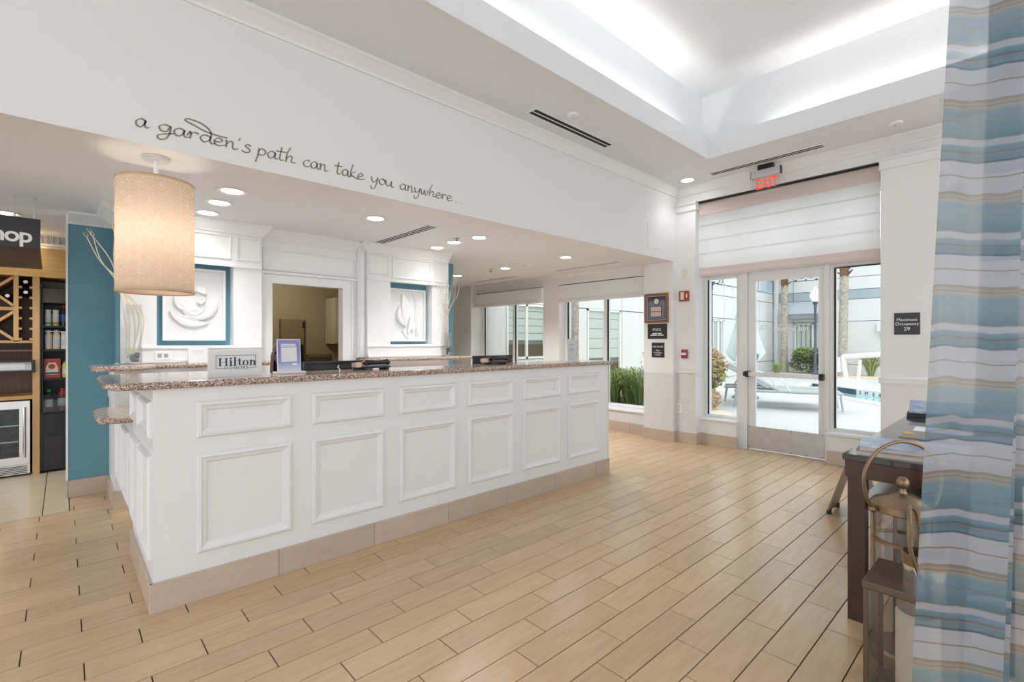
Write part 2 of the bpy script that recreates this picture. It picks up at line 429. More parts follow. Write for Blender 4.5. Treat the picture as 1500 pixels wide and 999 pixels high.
for nm, (x0, x1, y0, y1) in {'a': (T0+.3, TX-.45, TY+.05, TY+.13), 'b': (TX+.05, TX+.13, T0+.3, TY-.75)}.items():
    MB().box(x0, x1, y0, y1, 3.43, 3.46).build('light_strip', 'trim_white', cove)
lite('cove_lamp', 'AREA', ((T0+TX)/2, TY+.09, 3.475), COVE_W*7.5, 7.0, rot=(PI,0,0), parent=cove, shape='RECTANGLE', size_y=.05)
lite('cove_lamp', 'AREA', (TX+.09, (T0+TY-.45)/2, 3.475), COVE_W*4.4, .05, rot=(PI,0,0), parent=cove, shape='RECTANGLE', size_y=4.2)
lite('cove_lamp', 'AREA', ((T0+TX)/2, T0-.09, 3.475), COVE_W*7.5, 7.0, rot=(PI,0,0), parent=cove, shape='RECTANGLE', size_y=.05)
lite('cove_lamp', 'AREA', (T0-.09, (T0+TY)/2, 3.475), COVE_W*4.8, .05, rot=(PI,0,0), parent=cove, shape='RECTANGLE', size_y=4.6)
# ---- beam, lower ceiling
MB().box(-4.5, 6.3, 3.26, 3.66, ZB, 3.5).build('beam', 'beam_white', kind='structure')
MB().box(-4.5, 6.4, 3.66, 9.0, ZL, ZL+.08).build('ceiling', 'ceil_white', kind='structure', label='lower white ceiling behind the beam')
def crown(z0, z1, out): 
    h = z1-z0
    return [(0,z0),(out*.16,z0),(out*.22,z0+.16*h),(out*.36,z0+.3*h),(out*.72,z0+.62*h),(out*.88,z0+.74*h),(out,z0+.8*h),(out,z1),(0,z1)]
MB().sweep(crown(3.268, ZC, .085), [(-4.5,3.26,0,-1),(6.05,3.26,-1,-1),(6.05,-4.5,-1,0)]).build('trim_2', 'trim_white', kind='structure', label='white crown moulding at the main ceiling')
# ---- door wall (right)
c = MB()
c.box(6.03, 6.4, 2.99, 3.27, .0, 3.165); c.box(6.05, 6.4, -4.5, 3.27, 3.165, ZC+.02)
c.box(6.15, 6.4, 1.04, 2.99, 2.99, 3.165)
c.box(6.0, 6.4, .6, 1.04, 0, 3.165); c.box(6.16, 6.4, -4.5, .6, 0, 3.165)
c.box(6.17, 6.40, 2.53, 2.99, 0, .335); c.box(6.17, 6.40, 1.04, 1.545, 0, .335)
wall_right = c.build('wall_right', 'wall_white', kind='structure')
MB().box(5.96, 6.36, 3.26, 3.71, 0, ZB).build('column', 'wall_white', kind='structure', label='white column beside the pool door')
c = MB()
for (x, y0, y1) in ((6.03, 2.985, 3.26), (6.0, .595, 1.045)):
    for (o, z0, z1) in ((.018, 3.058, 3.075), (.012, 3.075, 3.14), (.03, 3.14, 3.165)):
        c.box(x-o, 6.2, y0-o*.4, y1+(o*.4 if x < 6.01 else 0), z0, z1)
c.build('trim_3', 'trim_white', kind='structure', label='white pilaster caps either side of the blind')
c = MB()
for (x, y0, y1) in ((6.03, 2.975, 3.26), (6.0, .585, 1.055)):
    c.box(x-.016, 6.2, y0, y1, .93, .975); c.box(x-.024, 6.2, y0-.006, y1, .975, .988)
c.build('trim_4', 'trim_white', kind='structure', label='white chair rail')
# wallpaper dado
MB().box(5.956, 5.962, 3.262, 3.708, .148, .918).box(5.962, 6.03, 3.256, 3.262, .148, .918).box(6.026, 6.032, 3.0, 3.258, .148, .925).build('trim_5', 'wallpaper', kind='structure', label='grey textured wallpaper dado')
# ---- window wall (far)
c = MB()
c.box(6.11, 6.36, 3.71, 7.62, 2.29, ZL+.02); c.box(6.11, 6.36, 3.71, 7.62, 0, .33); c.box(6.11, 6.36, 5.42, 5.784, .33, 2.29)
c.build('wall_far', 'wall_white', kind='structure')
MB().box(5.96, 6.36, 7.62, 9.0, 0, ZL+.02).build('wall_end', 'wallpaper', kind='structure')
MB().box(-4.5, 6.0, 8.9, 9.0, 0, ZL+.02).build('wall_rear', 'wall_white', kind='structure')
MB().box(5.955, 5.97, 7.612, 7.63, 0, ZL).build('trim_6', 'trim_white', kind='structure')
MB().box(6.105, 6.112, 3.712, 5.415, .148, .31).build('trim_7', 'wallpaper', kind='structure', label='grey textured wallpaper under the window')
MB().sweep(crown(2.405, ZL, .05), [(6.11,3.71,-1,0),(6.11,7.62,-1,0)]).build('trim_8', 'trim_white', kind='structure')
def win_frame(name, X, y0, y1, z0, z1, mull, fw_=.05, m='alu_white', deep=.09, glass='glass', lab=None):
    t = thing(name, lab, None, (X, (y0+y1)/2, z0), kind='structure')
    MB().frame((X-.02, y0, z0), (0,1,0), (0,0,1), (-1,0,0), y1-y0, z1-z0, [(0,-deep),(0,.02),(fw_*.6,.02),(fw_,.004),(fw_,-deep)]).build('frame', m, t)
    ys = [y0+fw_] + list(mull) + [y1-fw_]
    for q in mull: MB().box(X-.035, X+.05, q-.03, q+.03, z0+fw_*.8, z1-fw_*.8).build('mullion', m, t)
    for a, b in zip(ys[:-1], ys[1:]):
        MB().box(X, X+.006, a-.01, b+.01, z0+fw_-.01, z1-fw_+.01).build('pane', glass, t)
    return t
wA = win_frame('window_1', 6.30, 5.784, 7.62, .33, 2.29, [6.70], lab='white framed courtyard window furthest from the door')
wB = win_frame('window_2', 6.30, 3.71, 5.42, .33, 2.29, [4.585], lab='white framed courtyard window above the grass planter')
for t, a, b in ((wA, 5.78, 7.62), (wB, 3.712, 5.424)): MB().cbox(6.085, 6.30, a, b, .305, .335, .006).build('window_sill', 'trim_white', t)
# dark gaskets
for t, q in ((wA, 7.56), (wB, 5.36), (wA, 6.66), (wB, 4.545)):
    MB().box(6.268, 6.285, q-.012, q+.012, .39, 2.24).build('gasket', 'slot_dark', t)
# storefront
X0 = 6.33
w3 = win_frame('window_3', X0, 2.53, 2.99, .335, 2.21, [], .045, lab='narrow glass side panel left of the pool door'.replace('left of', 'beside the column and'))
w3['label'] = 'narrow glass sidelight between the column and the pool door'
MB().cbox(6.15, X0, 2.525, 3.0, .315, .345, .006).build('window_sill', 'trim_white', w3)
MB().box(6.296, 6.312, 2.935, 2.95, .38, 2.16).build('gasket', 'slot_dark', w3)
w4 = win_frame('window_4', X0, 1.04, 1.548, .335, 2.21, [], .045, lab='narrow glass sidelight between the pool door and the occupancy sign')
MB().cbox(6.15, X0, 1.03, 1.552, .315, .345, .006).build('window_sill', 'trim_white', w4)
MB().box(6.296, 6.312, 1.492, 1.508, .38, 2.16).box(6.296, 6.312, 1.09, 1.50, 2.155, 2.167).build('gasket', 'slot_dark', w4)
w5 = win_frame('window_5', X0, 1.04, 2.99, 2.27, 2.99, [1.575, 2.48], .04, lab='transom window behind the roman blind')
c = MB(); c.box(6.27, 6.40, 2.435, 2.53, 0, 2.21); c.box(6.27, 6.40, 1.548, 1.597, 0, 2.21); c.box(6.26, 6.40, 1.04, 2.99, 2.205, 2.275)
c.build('trim_9', 'alu_white', kind='structure', label='white aluminium pool door frame')
# door
door = thing('door_1', 'glass pool door with steel kick plate and push bar', None, (X0, 2.02, 0), kind='structure')
Y0, Y1 = 1.602, 2.432
def dbox(n, y0, y1, z0, z1, m='alu_white', x0=6.30, x1=6.345): return MB().box(x0, x1, y0, y1, z0, z1).build(n, m, door)
dbox('stile', Y1-.085, Y1, .012, 2.195); dbox('stile', Y0, Y0+.06, .012, 2.195)
dbox('top_rail', Y0+.06, Y1-.085, 2.09, 2.195); dbox('bottom_rail', Y0+.06, Y1-.085, .012, .29)
MB().box(6.318, 6.326, Y0+.055, Y1-.08, .285, 2.095).build('pane', 'glass', door)
kp = MB().box(6.288, 6.30, Y0+.004, Y1-.004, .016, .292).build('kick_plate', 'kick_steel', door)
for i in range(6):
    for z in (.03, .28): MB().cyl((6.2875, Y0+.02+i*.158, z), .006, .002, 8, 'x').build('screw', 'slot_dark', kp)
bar = MB().box(6.215, 6.245, Y0+.03, Y1-.01, .915, .968).build('push_bar', 'alu', door)
for q in (Y0+.015, Y1-.012): MB().cbox(6.20, 6.30, q-.022, q+.022, .905, .978, .008).build('end_cap', 'black', bar)
MB().box(6.21, 6.30, Y1+.001, Y1+.03, .915, .968).build('bar_end', 'black', bar)
MB().cyl((6.312, Y1-.02, 2.15), .012, .03, 10, 'x').build('hinge', 'alu', door)
text('Garden Inn', .082, (6.314, 1.955, 1.495), (0,-1,0), (0,0,1), 'white_print', door, bold=.003)
text('Hilton', .042, (6.314, 2.04, 1.548), (0,-1,0), (0,0,1), 'white_print', door)
MB().frame((6.314, 2.285, 1.49), (0,-1,0), (0,0,1), (-1,0,0), .055, .055, [(0,.001),(.004,.002),(.008,.001)]).build('etched_emblem', 'white_print', door)
# ---- baseboards of tile
def skirt(name, segs, h=.148):
    """segs: (axis, plane, out, a, b, joints) with tiles .015 proud"""
    t = thing(name, None, None, (0,0,0), kind='structure')
    for ax, pl, out, a, b, jn in segs:
        cuts = [a] + [q for q in jn if a < q < b] + [b]
        for p, q in zip(cuts[:-1], cuts[1:]):
            m = MB(); lo, hi = min(pl, pl+out), max(pl, pl+out)
            if ax == 'x': m.cbox(lo, hi, p+.001, q-.001, 0, h, .002)
            else: m.cbox(p+.001, q-.001, lo, hi, 0, h, .002)
            m.build('skirting_tile', 'skirt_tile', t)
    return t
skirt('baseboard_right', [('x',6.17,-.015,2.50,2.99,[2.51]), ('x',6.17,-.015,1.04,1.55,[1.07]), ('x',6.03,-.015,2.985,3.26,[]), ('y',2.99,-.015,6.015,6.17,[]), ('x',6.0,-.015,.6,1.04,[]), ('y',.6,-.015,5.985,6.16,[])])
skirt('baseboard_column', [('x',5.96,-.015,3.26,3.72,[]), ('y',3.26,-.015,5.945,6.03,[])])
skirt('baseboard_far', [('x',6.11,-.015,3.71,7.62,[4.03,4.62,5.21,5.8,6.4,7.0])])
skirt('baseboard_teal', [('y',5.655,-.015,.03,.30,[]), ('x',.03,-.015,5.64,5.75,[])])
# ---- back wall behind the counter
c = MB(); c.box(.03, 1.2, 5.655, 5.75, 0, ZL+.02); c.box(2.62, 4.098, 5.655, 5.75, 0, ZL+.02)
c.box(.333, .339, 5.06, 5.66, 1.165, 2.46); c.box(.575, 1.165, 5.19, 5.2, 1.29, 2.08); c.box(2.765, 3.345, 5.19, 5.2, 1.29, 2.08)
c.build('wall_back', 'teal_paint', kind='structure')
MB().box(.015, .03, 5.648, 5.755, .15, ZL).build('trim_10', 'trim_white', kind='structure')
MB().sweep(crown(2.36, ZL, .12), [(.03,5.655,0,-1),(.338,5.655,-1,-1),(.338,5.05,-1,-1)]).build('trim_11', 'trim_white', kind='structure', label='white crown moulding on the teal wall')
FY = 5.05
c = MB()
for a, b, yy in ((.34,.58,5.65), (1.159,1.40,5.25), (2.484,2.77,5.25), (3.339,3.585,5.65)): c.box(a, b, FY, yy, 0, ZL+.01)
c.box(.58, 1.159, FY, 5.65, 0, 1.31); c.box(2.77, 3.339, FY, 5.65, 0, 1.31)
c.box(.58, 1.159, FY, 5.65, 2.06, ZL+.01); c.box(2.77, 3.339, FY, 5.65, 2.04, ZL+.01)
c.box(.58, 1.159, 5.2, 5.65, 1.31, 2.06); c.box(2.77, 3.339, 5.2, 5.65, 1.31, 2.04)
c.box(1.40, 1.522, 5.15, 5.25, 0, ZL+.01); c.box(2.24, 2.484, 5.15, 5.25, 0, ZL+.01); c.box(1.522, 2.24, 5.15, 5.25, 1.925, ZL+.01)
c.build('wall_middle', 'trim_white', kind='structure', label='white panelled wall behind the reception counter')
tr = MB()
P_ = [(0,0),(0,.008),(.006,.014),(.016,.012),(.022,.004),(.022,0)]
def pan(x0, x1, z0, z1, y=FY): tr.frame((x0, y, z0), (1,0,0), (0,0,1), (0,-1,0), x1-x0, z1-z0, P_)
pan(.36,.57,2.10,2.33); pan(.60,1.14,2.10,2.33); pan(1.18,1.385,2.10,2.33); pan(2.50,2.755,2.10,2.33); pan(2.79,3.32,2.08,2.33); pan(3.355,3.57,2.08,2.33)
pan(1.43,2.45,2.05,2.27,5.15)
for (a, b, y) in ((.34,1.40,FY), (2.484,3.585,FY)):
    tr.box(a, b, y-.018, y, 2.035, 2.06); tr.box(a, b, y-.012, y, 1.165, 1.285); tr.box(a, b, y-.024, y, 1.285, 1.302); tr.box(a, b, y-.03, y, 1.165, 1.185)
# cut the rails at the niches' depth is not needed: they run in front
for a, b in ((1.405,1.425),): tr.box(a, b, 5.13, 5.15, 1.17, 2.3)
tr.box(2.40, 2.484, 5.10, 5.15, 1.17, 2.4); tr.box(2.42, 2.47, 5.085, 5.10, 1.17, 2.36)
tr.box(1.40, 2.484, 5.12, 5.15, 2.015, 2.04)
# casing
for (x0, x1, z0, z1) in ((1.435,1.522,.0,1.925), (2.24,2.335,.0,1.925), (1.435,2.335,1.925,2.012)):
    tr.box(x0, x1, 5.135, 5.15, z0, z1)
tr.box(1.415,1.435,5.125,5.15,0,2.015); tr.box(2.335,2.352,5.125,5.15,0,2.015)
tr.sweep(crown(2.345, ZL, .08), [(.34,FY,-.0,-1),(1.40,FY,1,-1),(1.40,5.15,1,-1),(2.484,5.15,-1,-1),(2.484,FY,-1,-1),(3.585,FY,0,-1)])
tr.build('trim_12', 'trim_white', kind='structure', label='white mouldings of the panelled wall')
# ---- small office behind the opening
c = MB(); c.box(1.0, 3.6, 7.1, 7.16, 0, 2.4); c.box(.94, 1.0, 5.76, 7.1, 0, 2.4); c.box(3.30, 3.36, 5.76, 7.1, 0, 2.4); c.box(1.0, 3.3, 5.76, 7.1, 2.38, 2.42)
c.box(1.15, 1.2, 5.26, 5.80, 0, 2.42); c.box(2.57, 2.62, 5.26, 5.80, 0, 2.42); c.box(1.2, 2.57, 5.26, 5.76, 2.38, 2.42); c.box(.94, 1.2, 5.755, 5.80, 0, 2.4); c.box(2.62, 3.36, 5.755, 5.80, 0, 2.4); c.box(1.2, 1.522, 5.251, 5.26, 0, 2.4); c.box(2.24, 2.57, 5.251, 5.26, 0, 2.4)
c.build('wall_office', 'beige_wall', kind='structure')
# ---- shop wall at the end of the passage
c = MB(); c.box(-3.0, .5, 7.45, 7.5, 0, ZL); c.box(-3.0, .94, 6.95, 7.45, 2.30, ZL); c.box(.06, .94, 6.9, 7.45, 0, 2.3)
c.build('wall_shop', 'wall_white', kind='structure')
# ================================================================== RECEPTION COUNTER
ct = thing('reception_counter', 'long white panelled reception counter with tan tile skirting', 'counter', (2.2, 3.1, 0))
MB().box(.325, 4.09, 2.97, 3.30, .0, 1.108).box(.325, .72, 3.30, 3.90, 0, 1.108).build('body', 'counter_white', ct)
PM = [(0,0),(.0,.010),(.008,.020),(.020,.022),(.030,.014),(.044,.010),(.052,.003),(.052,0)]
for i in range(6):
    x0 = .507 + .5925*i
    for z0, z1 in ((.845,1.036), (.242,.762)):
        MB().frame((x0, 2.97, z0), (1,0,0), (0,0,1), (0,-1,0), .478, z1-z0, PM).build('panel_moulding', 'counter_white', ct)
for y0, y1 in ((2.995,3.40), (3.46,3.86)):
    for z0, z1 in ((.865,1.045), (.255,.772)):
        MB().frame((.325, y1, z0), (0,-1,0), (0,0,1), (-1,0,0), y1-y0, z1-z0, PM).build('panel_moulding', 'counter_white', ct)
cuts = [.31] + [.911+.5925*i for i in range(6)] + [4.106]
for a, b in zip(cuts[:-1], cuts[1:]): MB().cbox(a+.001, b-.001, 2.953, 2.97, 0, .148, .002).build('skirting_tile', 'skirt_tile', ct)
for a, b in ((2.953,3.43), (3.43,3.90)): MB().cbox(.309, .325, a+.001, b-.001, 0, .148, .002).build('skirting_tile', 'skirt_tile', ct)
MB().cbox(4.09, 4.106, 2.954, 3.30, 0, .148, .002).build('skirting_tile', 'skirt_tile', ct)
MB().box(4.088, 4.10, 2.962, 3.01, .148, 1.108).build('corner_trim', 'alu_white', ct)
def slab(poly, z0, z1, name, m, parent=None, r=.018, **k):
    """stone slab with rounded nose: inset rings"""
    n = len(poly); cx = sum(p[0] for p in poly)/n; cy = sum(p[1] for p in poly)/n
    def inset(d):
        out = []
        for i in range(n):
            a, b, c_ = Vector(poly[i-1]), Vector(poly[i]), Vector(poly[(i+1) % n])
            e1 = (b-a).normalized(); e2 = (c_-b).normalized(); n1 = Vector((-e1.y, e1.x)); n2 = Vector((-e2.y, e2.x))
            v = (n1+n2); 
            if v.length < 1e-6: v = n1
            v.normalize(); out.append(b + v*(d/max(.35, v.dot(n1))))
        return out
    h = z1-z0; rings = []
    for k_ in range(7):
        a = -PI/2 + PI*k_/6; d = r*(1-math.cos(a)); rings.append([(p.x, p.y, (z0+z1)/2 + h/2*math.sin(a)) for p in inset(d)])
    return MB().loft(rings).build(name, m, parent, **k)
def rounded(pts, r=.08, k=5):
    out = []; n = len(pts)
    for i in range(n):
        a, b, c_ = Vector(pts[i-1]), Vector(pts[i]), Vector(pts[(i+1) % n]); rr = r[i] if isinstance(r, list) else r
        d1 = (a-b).normalized(); d2 = (c_-b).normalized()
        if rr <= 0: out.append((b.x, b.y)); continue
        p0 = b+d1*rr; p1 = b+d2*rr
        for j in range(k+1):
            t = j/k; q = p0*(1-t)**2 + b*2*t*(1-t) + p1*t*t; out.append((q.x, q.y))
    return out
top = rounded([(.14,2.93),(4.155,2.93),(4.155,3.36),(.76,3.36),(.76,3.84),(.14,3.84)], [.16,.03,.03,.05,.05,.14])
slab(top, 1.109, 1.146, 'countertop', 'granite', label='speckled brown granite countertop on the white reception counter', cat='countertop')
# gate with granite shelf
g = thing('counter_gate', 'white panelled swing gate with low granite shelf behind the counter', 'gate', (.34, 4.45, .2))
MB().box(.318, .345, 3.93, 4.985, .235, .83).build('panel', 'counter_white', g)
for y0, y1 in ((3.97,4.42), (4.48,4.93)): MB().frame((.318, y1, .29), (0,-1,0), (0,0,1), (-1,0,0), y1-y0, .47, PM).build('panel_moulding', 'counter_white', g)
for z in (.31, .50): MB().cyl((.312, 4.99, z), .006, .09, 8).build('hinge', 'steel', g)
slab(rounded([(.15,3.905),(.62,3.905),(.62,4.62),(.15,4.62)], [.10,.02,.02,.16]), .828, .868, 'shelf', 'granite', g)
p = thing('gate_post', 'white post with tile skirting carrying the gate hinges', 'post', (.4, 5.3, 0))
MB().box(.302, .56, 5.0, 5.049, 0, 1.118).box(.302, .338, 5.049, 5.654, 0, 1.118).build('body', 'counter_white', p)
MB().box(.29, .302, 5.015, 5.63, .86, 1.02).build('cap_moulding', 'counter_white', p)
MB().cbox(.287, .302, 4.99, 5.64, 0, .148, .002).build('skirting_tile', 'skirt_tile', p)
MB().cbox(.287, .56, 4.985, 5.0, 0, .148, .002).build('skirting_tile', 'skirt_tile', p)
slab(rounded([(.145,4.60),(.44,4.60),(.56,4.87),(1.46,4.87),(1.46,5.018),(.34,5.018),(.34,5.06),(.145,5.06)], [.10,.08,.08,.02,0,0,0,.06]), 1.122, 1.162, 'wall_ledge', 'granite', label='granite ledge under the circular petal relief by the teal wall', cat='ledge')
slab(rounded([(2.345,5.0),(2.50,4.86),(3.86,4.82),(3.90,5.0),(3.72,5.04),(3.60,5.018),(2.345,5.018)], [.04,.05,.05,.04,0,0,0]), 1.122, 1.162, 'wall_ledge', 'granite', label='granite ledge under the tulip relief holding the white twigs', cat='ledge')
# ================================================================== LIGHT FITTINGS
dl = None
def downlight(x, y, z, label, e=1., col=(.96,.98,1.)):
    t = thing('downlight', label, 'light', (x, y, z), 'recessed ceiling downlights')
    MB().lathe([(.072,.001),(.098,-.002),(.095,-.008),(.074,-.006),(.066,.0)], (x,y,z), 28).build('trim_ring', 'trim_white', t)
    MB().lathe([(1e-4,-.0035),(.069,-.0035),(.069,-.001)], (x,y,z), 24).build('lens', 'downlight_glow', t)
    lite('lamp', 'SPOT', (x, y, z-.02), DOWN_W*e, .06, col, parent=t, spot_size=math.radians(125), spot_blend=.8)
k_ = (ZL-CAMZ)/(ZB-CAMZ)
for (x, y, lab) in ((.874,3.851,'round recessed downlight beside the top of the patterned pendant shade'), (.875,4.241,'middle of three downlights in a row behind the pendant shade'), (.872,4.64,'downlight of the pendant row closest to the circular petal relief'),
                    (1.977,3.865,'single downlight above the counter between pendant and slot vent'), (3.11,4.60,'downlight in front of the tulip relief artwork'), (3.073,4.227,'downlight beside the small ceiling sprinkler over the counter end'), (3.12,3.857,'downlight nearest the beam above the far counter end'),
                    (4.713,5.226,'downlight between the ceiling disc and the far sprinkler'), (4.686,6.354,'furthest downlight beside the teal wall edge'), (4.662,4.022,'downlight in front of the grass planter window'), (-.351,5.782,'downlight above the hanging shop sign'), (-.30,6.6,'downlight closest to the wooden shop rack')):
    downlight(x*k_, y*k_, ZL, lab, 2.2 if x > 4 else .2 if y > 4.5 and x > 0 else .85)
downlight(5.743, 2.952, ZC, 'downlight in the high ceiling corner by the exit sign', .2)
for x, y in ((-3.5,-2.2),(-3.5,-.4),(-3.5,1.4),(-1.5,-3.4),(1.0,-3.4),(3.5,-3.4),(5.7,-3.0),(5.7,-1.2)):  # unseen fittings added as fill light for the lobby
    downlight(x, y, ZC, 'added fill downlight in the high lobby ceiling out of view', LOBBY_FILL_W/DOWN_W, (.84,.93,1.))
def slot_vent(cx, cy, z, L_, wid, ang, n, label):
    t = thing('slot_vent', label, 'vent', (cx, cy, z)); u = V(math.cos(ang), math.sin(ang), 0); v = V(-u.y, u.x, 0)
    def bar(a0, a1, b0, b1, z0, z1, nm, m):
        pts = []
        for zz in (z0, z1): pts.append([tuple(V(cx,cy,zz)+u*a+v*b) for a, b in ((a0,b0),(a1,b0),(a1,b1),(a0,b1))])
        MB().loft(pts).build(nm, m, t)
    bar(-L_/2, L_/2, -wid/2, wid/2, z-.005, z, 'backing', 'slot_dark')
    for i in range(n+1):
        q = -wid/2 + wid*i/n; e = .005 if 0 < i < n else .008
        bar(-L_/2, L_/2, q-e, q+e, z-.0075, z-.001, 'blade', 'trim_white')
    for q in (-L_/2, L_/2): bar(q-.012, q+.012, -wid/2-.012, wid/2+.012, z-.008, z-.001, 'end_cap', 'trim_white')
slot_vent(3.57, 2.985, ZC, 1.14, .11, 0, 2, 'black double slot air vent in the ceiling above the quote')
slot_vent(5.745, 2.06, ZC, 1.20, .10, PI/2, 2, 'double slot air vent above the exit sign')
slot_vent(2.49*k_, 4.265*k_, ZL, 1.10, .12, PI/2, 3, 'triple slot air vent in the low ceiling above the counter')
slot_vent(5.44*k_, 6.28*k_, ZL, 1.2, .05, PI/2, 1, 'thin slot vent in front of the furthest courtyard window')
slot_vent(5.45*k_, 4.35*k_, ZL, 1.15, .05, PI/2, 1, 'thin slot vent in front of the planter window')
def disc(name, x, y, z, r, label, cat, m='trim_white', h=.02):
    t = thing(name, label, cat, (x,y,z))
    MB().lathe([(r,0),(r,-h*.5),(r*.85,-h),(1e-4,-h*1.1)], (x,y,z), 24).build('body', m, t)
    MB().lathe([(r*.3,-h*1.05),(r*.25,-h*1.6),(1e-4,-h*1.7)], (x,y,z), 14).build('sensor', 'grey_card', t)
disc('smoke_detector', 3.331, 2.794, ZC, .055, 'small round white detector beside the black slot vent', 'detector')
disc('smoke_detector', 5.647, .866, ZC, .055, 'small round white detector in the ceiling near the curtain', 'detector')
disc('smoke_detector', 4.697*k_, 4.812*k_, ZL, .13, 'wide flat white disc with centre sensor in the low ceiling', 'detector', h=.012)
def sprinkler(x, y, z, label):
    t = thing('sprinkler', label, 'sprinkler', (x,y,z))
    MB().lathe([(.035,0),(.03,-.008),(.008,-.01)], (x,y,z), 16).build('escutcheon', 'steel', t)
    MB().cyl((x,y,z-.045), .006, .04, 8).build('stem', 'bronze', t); MB().lathe([(.02,-.045),(.02,-.05),(.004,-.05)], (x,y,z), 12).build('deflector', 'bronze', t)
sprinkler(2.971*k_, 4.04*k_, ZL, 'small brass ceiling sprinkler over the counter end')
sprinkler(4.603*k_, 5.419*k_, ZL, 'small ceiling sprinkler left of the flat ceiling disc'.replace('left of', 'next to'))
# ---- pendant lamp
PX, PY = .392, 3.445
pd = thing('pendant_lamp', 'beige cylindrical pendant lamp with white leaf print on the beam underside', 'lamp', (PX, PY, ZB))
MB().lathe([(1e-4,0),(.066,0),(.068,-.012),(.06,-.022),(1e-4,-.022)], (PX,PY,ZB), 32).build('canopy', 'alu', pd)
MB().cyl((PX,PY,2.20), .012, .19, 12).build('stem', 'trim_white', pd)
R_, ZT, ZBt = .186, 2.262, 1.628
MB().lathe([(R_,ZBt),(R_,ZT)], (PX,PY,0), 64).build('shade', 'lamp_fab', pd)
MB().lathe([(R_-.002,ZT-.006),(R_+.003,ZT-.006),(R_+.003,ZT+.002),(R_-.002,ZT+.002),(R_-.002,ZT-.006)], (PX,PY,0), 64).build('top_rim', 'lamp_rim', pd)
MB().lathe([(R_-.002,ZBt-.002),(R_+.003,ZBt-.002),(R_+.003,ZBt+.006),(R_-.002,ZBt+.006),(R_-.002,ZBt-.002)], (PX,PY,0), 64).build('bottom_rim', 'lamp_rim', pd)
MB().lathe([(1e-4,ZBt+.03),(R_-.006,ZBt+.03)], (PX,PY,0), 48).build('diffuser', 'lamp_print', pd)
for a in (0, 2*PI/3, 4*PI/3): MB().tube([(PX,PY,2.23),(PX+R_*math.cos(a),PY+R_*math.sin(a),2.24)], .003, 6).build('spider_arm', 'alu', pd)
MB().sphere((PX,PY,2.0), .045, 14, 10, (1,1,1.25)).build('bulb', 'bulb_glow', pd)
lite('lamp', 'POINT', (PX,PY,1.96), PEND_W, .09, (1,.93,.82), parent=pd)
# printed pattern as raised thread lines on the shade
pm = MB(); RR = R_+.0012
def cyl_pt(s_, z, e=0): 
    a = s_/R_; return (PX+(RR+e)*math.cos(a), PY+(RR+e)*math.sin(a), z)
def rib(pts, wd):
    L_ = []; R2 = []
    for i, (a, b) in enumerate(pts):
        q = pts[min(i+1, len(pts)-1)]; o = pts[max(i-1, 0)]; dx, dy = q[0]-o[0], q[1]-o[1]; l = math.hypot(dx, dy) or 1
        L_.append(cyl_pt(a-dy/l*wd, b+dx/l*wd)); R2.append(cyl_pt(a+dy/l*wd, b-dx/l*wd))
    n = len(pts); pm.add(L_+R2, [(i, i+1, n+i+1, n+i) for i in range(n-1)])
NC = 24; cw = 2*PI*R_/NC; ch = .0815
PET = catmull([(a*.0455, b*.0355, 0) for a, b in [(.04,.05),(.35,.12),(.72,.38),(.84,.66),(.92,.98),(.60,.90),(.34,.74),(.10,.36),(.04,.05)]], 3)
for i in range(NC):
    s0 = i*cw
    rib([(s0, ZBt+.028+j*.0295) for j in range(20)], .0008)
    for j in range(7):
        zc = ZBt+.092+j*ch
        if (i+j) % 2 or zc > ZT-.03: continue
        for qx, qz in ((1,1),(-1,1),(1,-1),(-1,-1)): rib([(s0+qx*c_.x, zc+qz*c_.y) for c_ in PET], .0013)
        pm.add([cyl_pt(s0+.004*math.cos(2*PI*a/6), zc+.004*math.sin(2*PI*a/6), .0004) for a in range(6)], [tuple(range(6))])
for i in range(72):
    for z in (ZBt+.022, ZT-.02):
        s0 = 2*PI*R_*i/72; pm.add([cyl_pt(s0+.0028*math.cos(2*PI*a/6), z+.0028*math.sin(2*PI*a/6), .0002) for a in range(6)], [tuple(range(6))])
pm.build('printed_pattern', 'lamp_print', pd, kind='stuff')
